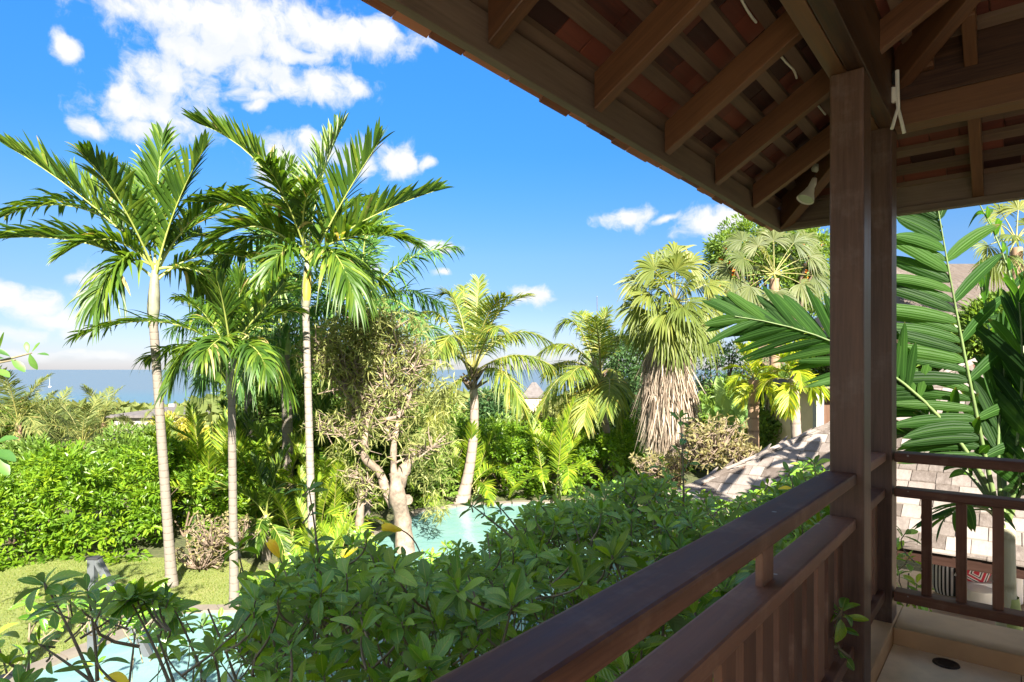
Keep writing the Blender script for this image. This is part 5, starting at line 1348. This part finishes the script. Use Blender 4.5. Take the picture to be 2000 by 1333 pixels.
# ------------------------------------------------------------------ broad-leaved palm beside the veranda corner
SKIP1 = -1
def near_palm():
    d = 5.2; base = G(1974, d); r = thing('broadleaf_palm', 'broad-leaved palm with greenish trunk rising close behind the corner railing', 'palm tree', base)
    tp = P(1962, 1030, d)
    trunk_mesh(base, tp, .085, .072, (0, 0, 0), 14, .16, .012, 1.3).build('trunk', M['near_trunk'], r, base)
    b = MB(); q = [P(1972, 1250, d), P(1970, 1200, d), P(1968, 1165, d)]; b.tube([P(1973, 1400, d), *q], [.092, .092, .09, .078], 16, cap=False); b.build('green_sheath', M['shaft_green'], r, base)
    F_ = [  # start, control, tip, depths, leaflets per side, length, width, twist, angles, extra
        ((1950, 1010), (1885, 720), (1828, 385), (0, -.1), 27, .84, .105, 1.35, 74, 40, dict(t0=.20, droop=.16, skip=SKIP1)),
        ((1955, 1000), (1800, 665), (1435, 618), (.15, .1), 28, .70, .07, 1.25, 52, 20, dict(t0=.40, droop=.10)),
        ((1965, 1000), (2030, 850), (2075, 560), (-.2, -.5), 16, .95, .14, -1.2, 66, 30, dict(t0=.2, droop=.12)),
        ((1958, 1000), (1935, 830), (1976, 640), (.05, .1), 7, .6, .09, .6, 22, 8, dict(t0=.35, droop=.02)),
        ((1955, 1010), (1860, 860), (1765, 850), (.3, .5), 13, .55, .075, .5, 60, 30, dict(t0=.3, droop=.3)),
        ((1968, 1020), (2010, 900), (2080, 900), (-.1, -.3), 11, .6, .08, -.3, 60, 30, dict(t0=.25, droop=.4)),
        ((1958, 1030), (1920, 960), (1850, 1010), (-.2, -.35), 11, .42, .06, .2, 58, 30, dict(t0=.3, droop=.5)),
        ((1966, 1000), (2060, 620), (1890, 362), (.5, .5), 10, .5, .085, .3, 66, 30, dict(t0=.45, droop=.7)),
        ((1962, 1000), (1960, 760), (1915, 560), (.5, 1.0), 11, .7, .10, 1.3, 60, 30, dict(t0=.3, droop=.12)),
        ((1950, 1000), (1850, 800), (1735, 780), (.25, .4), 12, .6, .085, .9, 60, 30, dict(t0=.25, droop=.25)),
        ((1968, 1000), (2010, 760), (1990, 590), (-.1, -.2), 10, .75, .12, -.9, 55, 25, dict(t0=.3, droop=.15)),
    ]
    for s, c, e, (z1, z2), n, L, W, tw, a0, a1, ex in F_:
        P0, P1, P2 = P(*s, d), P(*c, d + z1), P(*e, d + z2)
        fb = MB(); tt = np.linspace(0, 1, 14); pp, _ = bez(P0, P1, P2, tt); fb.tube(pp, np.interp(tt, [0, .2, 1], [.026, .016, .004]), 8)
        fr = fb.build('frond', M['near_rachis'], r, base)
        t0 = ex['t0']; t = t0 + (1 - t0) * np.linspace(0, 1, n); p, T = bez(P0, P1, P2, t); T /= np.linalg.norm(T, axis=1)[:, None]
        Z = np.array((0, 0, 1.)); out = np.array(tuple(P2 - P0)); out[2] = 0; out /= np.linalg.norm(out)
        U = (Z - out * .25) - T * (T @ (Z - out * .25))[:, None]; U /= np.linalg.norm(U, axis=1)[:, None]
        Sx = np.cross(T, U); U = U * cos(tw) + Sx * sin(tw); Sd = np.cross(T, U); f = np.linspace(0, 1, n)
        prof = np.interp(f, [0, .2, .6, 1], [.72, 1, .92, .5]) * L; ang = np.radians(np.interp(f, [0, 1], [a0, a1]))
        for sgn in (1, -1):
            for i in range(n):
                if 'skip' in ex and sgn == ex['skip'] and i % 4: continue
                fo = .28 + N.normal(0, .16); an = ang[i] + N.normal(0, .08)
                dv = T[i] * cos(an) + (Sd[i] * sgn * cos(fo) + U[i] * sin(fo)) * sin(an); nr = U[i] * cos(fo) - Sd[i] * sgn * sin(fo)
                mb = MB(); mb.blades([p[i]], [dv], [nr], [prof[i] * R.uniform(.8, 1.1)], [W * R.uniform(.7, 1.2)], [ex['droop'] * R.uniform(.4, 1.7)], 9, prof=lambda q: np.interp(q, [0, .08, .35, .7, .9, 1], [.3, .75, 1, .92, .5, .03]), fold=.22, tint=[R.random() * .9])
                mb.build('leaflet', M['nearpalm'], fr, base)
near_palm()

# ------------------------------------------------------------------ foreground shrubs with whorls of glossy leaves
BND = [(-100, 1200), (0, 1180), (60, 1140), (200, 1135), (330, 1170), (420, 1200), (480, 1150), (560, 1100), (640, 1080), (700, 1075), (800, 1085), (860, 1085), (930, 1060), (985, 1030), (1040, 992), (1100, 972), (1200, 945), (1300, 940), (1400, 990), (1480, 975), (1560, 930), (1640, 900), (1700, 905)]
def bnd(px): return float(np.interp(px, [a for a, _ in BND], [b for _, b in BND]))
def leaf_grid(bend, fold, wid):
    V, nt = [], 7
    for k in range(nt + 1):
        t = k / nt; w = wid * max(0.012, (sin(pi * min(1, t ** 1.25 * .93 + .02))) ** .85) * (.35 if t < .12 else 1)
        a = -bend * t; y = t * cos(a * .6); z = t * sin(a * .7)
        for s in (-1, 0, 1): V.append((s * w * .5, y, z + abs(s) * w * fold - .006 * s * sin(k * 2.1)))
    q = [(k * 3 + c, k * 3 + c + 1, k * 3 + c + 4, k * 3 + c + 3) for k in range(nt) for c in (0, 1)]
    U = [(s, k / nt) for k in range(nt + 1) for s in (-1, 0, 1)]
    return np.array(V), np.array(q), np.array(U)
GRIDS = [leaf_grid(b, f, w) for b, f, w in ((.2, .25, .38), (.55, .3, .42), (.95, .2, .38), (.35, .12, .44), (-.2, .32, .35))]
def leaf_mesh(i, m):
    b = MB(); b.add(GRIDS[i][0], GRIDS[i][1], tint=(.15 + .17 * i), uv=GRIDS[i][2]); return b.mesh('leaf', M[m])
LEAFM = {m: [leaf_mesh(i, m) for i in range(len(GRIDS))] for m in ('shrub', 'shrub_new', 'leaf_yellow', 'royal')}
def leaf_matrix(pos, d, up, ln):
    y = Vector(d).normalized(); z = Vector(up); z = (z - y * z.dot(y))
    if z.length < 1e-3: z = Vector((1, 0, 0)) - y * y.x
    z.normalize(); x = y.cross(z)
    m = Matrix((x, y, z)).transposed().to_4x4(); return Matrix.Translation(pos) @ m @ Matrix.Diagonal((ln, ln, ln, 1))
def whorl(pos, ax, n, ln, new=False, spread=(30, 95)):
    """leaves round a shoot tip: list of (matrix, variant, material)"""
    ax = Vector(ax).normalized(); a = ax.orthogonal().normalized(); b = ax.cross(a); out = []; ph = R.uniform(0, 6.28)
    for i in range(n):
        f = i / max(1, n - 1); th = ph + i * 2.39996; el = radians(spread[0] + (spread[1] - spread[0]) * f + R.uniform(-10, 10))
        rad = a * cos(th) + b * sin(th); d = ax * cos(el) + rad * sin(el)
        q = pos - ax * (.035 * f + R.uniform(0, .012)) + rad * .006
        l = ln * (.62 + .42 * min(1, f * 1.7)) * R.uniform(.8, 1.15)
        m = 'shrub_new' if (new or (f < .3 and R.random() < .35) or R.random() < .03) else 'shrub'
        up = ax * sin(el) - rad * cos(el) + Vector((R.gauss(0, .42), R.gauss(0, .42), .1))
        out.append((leaf_matrix(q, d, up, l), R.randrange(len(GRIDS)), m))
    return out
class Shrub:
    def __init__(s, label, base, group): s.base = Vector(base); s.r = thing('glossy_shrub', label, 'shrub', base, group=group); s.w = []; s.st = MB(); s.k = 0
    def add(s, pos, ax, n, ln, rank, new=False, stem=.3, spread=(30, 95)):
        s.w.append((rank, whorl(pos, ax, n, ln, new, spread)))
        ax = Vector(ax).normalized(); down = pos - ax * stem * .6 + Vector((R.uniform(-.8, .8) * stem, R.uniform(-.8, .8) * stem, -stem * .35))
        p, _ = bez(pos, pos - ax * stem * .5, down, np.linspace(0, 1, 5)); s.st.tube(p, np.linspace(.0035, .0065, 5), 5)
        s.last = down; return down
    def trunk(s, pts, r=.012):
        for q in pts:
            m = s.base.lerp(q, .55) + Vector((R.uniform(-.2, .2), R.uniform(-.2, .2), .1)); p, _ = bez(s.base, m, q, np.linspace(0, 1, 9)); s.st.tube(p, np.linspace(r * 2.2, r * .5, 9), 6)
    def finish(s, limit=290):
        s.st.build('stem', M['twig'], s.r, s.base, kind='stuff')
        lv = [x for _, w in sorted(s.w, key=lambda a: a[0]) for x in w]
        for mx, i, m in lv[:limit]:
            o = bpy.data.objects.new('leaf', LEAFM[m][i]); COL.objects.link(o); o.parent = s.r; o.matrix_local = Matrix.Translation(-s.base) @ mx
        for m in ('shrub', 'shrub_new'):
            rest = [(mx, i) for mx, i, mm in lv[limit:] if mm == m]
            if not rest: continue
            b = MB()
            for mx, i in rest:
                A = np.array(mx); b.add(GRIDS[i][0] @ A[:3, :3].T + A[:3, 3], GRIDS[i][1], tint=R.random(), uv=GRIDS[i][2])
            b.build('leaf_mass', M[m], s.r, s.base, kind='stuff')
SG = 'glossy shrubs below the railing'
SB = [((120, 3.5), 'glossy shrub at the lower left corner before the lawn and pool'), ((360, 3.2), 'glossy shrub in front of the near pool edge'), ((610, 3.7), 'glossy shrub with one tall shoot before the white palm trunk'), ((820, 3.4), 'glossy shrub in front of the gnarled tree with pale flower bud'),
      ((1020, 4.8), 'glossy shrub before the far turquoise pool end'), ((1000, 2.7), 'glossy shrub close under the railing at the bottom centre'), ((1290, 5.6), 'glossy shrub with dark upright shoot below the skirted palm'), ((1260, 3.6), 'glossy shrub pressing against the top rail at its middle'), ((1520, 5.2), 'glossy shrub rising in front of the shingle roof beside the post')]
shrubs = []
for (px, d), lab in SB:
    p = G(px, d); shrubs.append(Shrub(lab, p, SG)); shrubs[-1].centre = p
def local(p): return HM.inverted() @ p
cnt = 0
for layer, dens in ((0, 30), (1, 26), (2, 26), (3, 18)):
    tot = int(7.0 * 9.5 * dens)
    for _ in range(tot):
        X, Y = R.uniform(-7.6, -.72), R.uniform(-1.6, 7.6)
        w = HM @ Vector((X, Y, 0)); dp = w.y
        if dp < 1.25: continue
        px = 1000 + F * w.x / dp
        if px < -110 or px > 1650: continue
        nz = noise.noise(Vector((w.x * .9, w.y * .9, 3.1))) * .36 + noise.noise(Vector((w.x * 2.6, w.y * 2.6, 8.2))) * .24
        z = EYE - 1.06 + nz - (.0 if layer == 0 else R.uniform(.12, .35) if layer == 1 else R.uniform(.35, .75) if layer == 2 else R.uniform(.75, 1.3))
        py = 722 - F * (z - EYE) / dp; bd = bnd(px) + .085 * F / dp + 58 * noise.noise(Vector((px * .009, dp * .9, 1.7))) + 24 * noise.noise(Vector((px * .03, dp * 2, 4.7)))
        if py < bd:
            tgt = bd + abs(R.gauss(0, 34)) + layer * 30; z = EYE - (tgt - 722) / F * dp
            if z < 1.5: continue
            py = tgt
        if py > 1440: continue
        if X > -1.0 and z > EYE - .55: continue
        # thin spot at the lower left where the pool shows through
        dn = 1.0
        if px < 480 and py > 1185: dn = .17
        if px < 130: dn = .08
        if px < 480: dn *= .75
        if px < 520 and layer > 1: dn *= .6
        if dp > 6.2: dn *= .6
        if R.random() > dn: continue
        pos = Vector((w.x, w.y, z)); sh = min(shrubs, key=lambda s: (s.centre.xy - w.xy).length)
        ax = Vector((R.gauss(0, .38), R.gauss(-.12, .38), 1))
        if layer == 0 and R.random() < .10: pos.z += R.uniform(.05, .20)
        sh.add(pos, ax, R.randint(6, 10) if layer < 2 else R.randint(5, 7), R.uniform(.095, .155) if layer < 2 else R.uniform(.09, .14), dp + layer * 4 + (3 if py > 1345 or px < -30 else 0), new=R.random() < .17, stem=R.uniform(.14, .3)); cnt += 1
        if R.random() < (.16 if px > 520 else .05): sh.trunk([sh.last], .0042)
def at(px, py, d): return P(px, py, d)
def shoot(i, tips, foot, n=7, ln=.12, new=False):
    s = shrubs[i]
    ax0 = (at(*tips[0]) - at(*foot)).normalized(); p, _ = bez(at(*foot), at(*foot).lerp(at(*tips[0]), .5) + Vector((.02, 0, 0)), at(*tips[0]), np.linspace(0, 1, 8)); s.st.tube(p, np.linspace(.010, .004, 8), 6)
    for k, t in enumerate(tips):
        s.add(at(*t), ax0 + Vector((R.gauss(0, .2), R.gauss(0, .2), .3)), n if k == 0 else 3, ln, .1, new=new, stem=.06)
shoot(2, [(603, 952, 3.7), (606, 1000, 3.7), (615, 1050, 3.7), (622, 1100, 3.7)], (640, 1260, 3.7))
shoot(1, [(462, 1066, 3.8), (470, 1110, 3.8), (480, 1160, 3.8)], (500, 1260, 3.8), new=True)
shoot(6, [(1328, 815, 5.3), (1338, 850, 5.3), (1325, 880, 5.3), (1345, 900, 5.3), (1330, 925, 5.3)], (1335, 990, 5.3), n=8)
shoot(0, [(85, 1135, 3.2), (110, 1165, 3.2)], (180, 1330, 3.2), n=10, ln=.16)
shoot(0, [(170, 1150, 3.0), (160, 1190, 3.0)], (190, 1330, 3.0), n=9, ln=.15)
shoot(1, [(250, 1165, 3.1), (235, 1200, 3.1)], (330, 1333, 3.1), n=10, ln=.15)
shoot(1, [(340, 1190, 3.3), (330, 1230, 3.3)], (400, 1333, 3.3), n=9, ln=.14)
shoot(0, [(70, 1255, 3.2), (95, 1275, 3.2)], (190, 1340, 3.2), n=8, ln=.11)
shoot(0, [(15, 1290, 3.2)], (90, 1360, 3.2), n=9, ln=.12, new=True)
shoot(7, [(1195, 1085, 2.75), (1180, 1110, 2.75)], (1240, 1220, 2.75), n=11, ln=.16, new=True)
shoot(3, [(738, 1085, 3.4), (740, 1110, 3.4)], (745, 1240, 3.4), n=9, ln=.14)
shoot(4, [(918, 985, 4.6), (945, 1000, 4.6)], (1010, 1060, 4.6), n=9)
shoot(4, [(975, 990, 4.7)], (1020, 1050, 4.7), n=8)
shoot(8, [(1590, 905, 5.0), (1570, 930, 5.0)], (1600, 1010, 5.0), n=9, ln=.13)
shoot(8, [(1540, 920, 5.2), (1500, 945, 5.2)], (1560, 1010, 5.2), n=8, ln=.13)
shoot(7, [(1645, 1188, 2.33), (1640, 1215, 2.33)], (1612, 1262, 2.42), n=9, ln=.085)
shoot(7, [(1638, 1262, 2.36)], (1612, 1268, 2.44), n=2, ln=.08)
def bud(i, px, py, d, dx, dy, ln, m, lab, foot):
    s = shrubs[i]; b = MB(); tip = at(px, py, d); ax = Vector((dx, -.2, -dy)).normalized(); o = tip - ax * ln * .5
    ps = [o + ax * ln * t for t in (0, .12, .35, .65, .88, 1)]; b.tube(ps, [ln * x for x in (.05, .10, .17, .22, .17, .04)], 10)
    for k in range(5):
        a = k * 1.2566; u = ax.orthogonal().normalized(); v = ax.cross(u); b.blades([ps[2] + (u * cos(a) + v * sin(a)) * ln * .12], [ax * 1 + (u * cos(a) + v * sin(a)) * .12], [u * cos(a) + v * sin(a)], [ln * .68], [ln * .26], 0, 5, fold=.2)
    q = b.build('flower_bud', M[m], s.r, s.base); q['label'] = lab
    p, _ = bez(o, o - ax * .08 + Vector((0, 0, -.02)), at(*foot), np.linspace(0, 1, 7)); s.st.tube(p, .004, 6)
bud(3, 682, 1077, 3.4, -.85, .35, .10, 'petal', 'cream white flower bud', (735, 1120, 3.4))
bud(3, 765, 1032, 3.6, -.95, -.25, .12, 'petal_y', 'yellow-green flower bud', (822, 1085, 3.6))
bud(2, 536, 1072, 3.5, -.4, -.9, .12, 'petal_y', 'yellow-green upright flower bud', (560, 1130, 3.5))
for (i, px, py, d, ln, dx) in ((1, 222, 1322, 2.9, .13, (1, -.3, .25)), (8, 1534, 953, 5.0, .12, (.8, -.4, .3)), (7, 1480, 1092, 3.0, .1, (.7, -.3, .1))):
    s = shrubs[i]; q = link('leaf', LEAFM['leaf_yellow'][1], s.r); q['label'] = 'yellowed leaf'
    q.matrix_local = Matrix.Translation(-s.base) @ leaf_matrix(at(px, py, d) - Vector(dx).normalized() * ln * .5, dx, (0, -.5, 1), ln)
for s in shrubs:
    pts = [s.base + Vector((R.gauss(0, .5), R.gauss(0, .5), R.uniform(2.3, 2.7))) for _ in range(7 if s not in shrubs[:2] else 2)]
    s.trunk([q for q in pts if local(q).x < -.75], .012)
    s.finish()
# low shrub behind the corner post, seen through the end railing
s = Shrub('leafy shrub behind the corner post, seen between the balusters', G(1800, 5.0), None)
for (px, py) in ((1768, 1042), (1752, 1075), (1775, 1090), (1757, 1120), (1790, 1140), (1765, 1160), (1800, 1165), (1780, 1225), (1800, 1240), (1830, 1250), (1845, 1232), (1750, 1240), (1770, 1195), (1815, 1215)):
    s.add(P(px, py, 4.75 + R.uniform(-.15, .15)), (R.gauss(0, .4), R.gauss(-.2, .3), 1), 6, .13, 1, new=R.random() < .4, stem=.25)
s.trunk([P(1775, 1120, 4.8), P(1800, 1220, 4.8)]); s.finish()
# broad-leaved branch reaching in at the left edge
def left_tree():
    base = G(-260, 6.0); r = thing('seagrape_tree', 'broad-leaved tree at the left edge with branch tips reaching over the sea', 'tree', base)
    b = MB(); tp = P(-240, 800, 6.0); b.tube([base, base.lerp(tp, .5) + Vector((.1, 0, 0)), tp, tp + Vector((-.1, 0, 1.2))], [.12, .10, .08, .05], 10)
    brs = [(P(-200, 760, 6), P(-60, 720, 5.8), P(62, 690, 5.6)), (P(-200, 780, 6), P(-80, 720, 5.7), P(30, 703, 5.5)), (P(-220, 900, 6), P(-90, 930, 5.8), P(-10, 885, 5.6))]
    for a, m, c in brs:
        p, _ = bez(a, m, c, np.linspace(0, 1, 9)); b.tube(p, np.linspace(.035, .006, 9), 7)
    b.build('trunk', M['twig'], r, base)
    def put(px, py, d, dx, dy, ln, m='royal'):
        q = link('leaf', LEAFM[m][R.randrange(5)], r); dv = Vector((dx, R.uniform(-.3, .1), -dy)); q.matrix_local = Matrix.Translation(-base) @ leaf_matrix(P(px, py, d), dv, (R.gauss(0, .3), -.6, .8), ln)
    for a in ((58, 690, 5.6, .2, .9, .16), (62, 688, 5.6, .6, -.5, .12), (55, 690, 5.6, -.2, -1, .11), (72, 692, 5.6, 1, .0, .10), (20, 697, 5.6, -.6, -.4, .16), (8, 700, 5.6, -.7, .1, .2), (22, 702, 5.5, .5, .35, .16), (-5, 690, 5.6, .3, -.6, .2), (5, 712, 5.6, -.3, .6, .18), (-10, 720, 5.6, .5, .3, .2),
              (-14, 880, 5.6, 1, .25, .27), (-16, 890, 5.6, .8, .6, .24), (-12, 872, 5.6, .7, -.5, .22), (-20, 885, 5.6, .3, 1, .22), (-30, 900, 5.6, .6, .9, .22)): put(*a)
    for _ in range(60):
        t = P(R.uniform(-420, -90), R.uniform(600, 1000), 6 + R.uniform(-.8, .8))
        for mx, i, m in whorl(t, (R.gauss(0, .5), R.gauss(-.3, .5), 1), 4, .24):
            q = link('leaf', LEAFM['royal'][i], r); q.matrix_local = Matrix.Translation(-base) @ mx
left_tree()
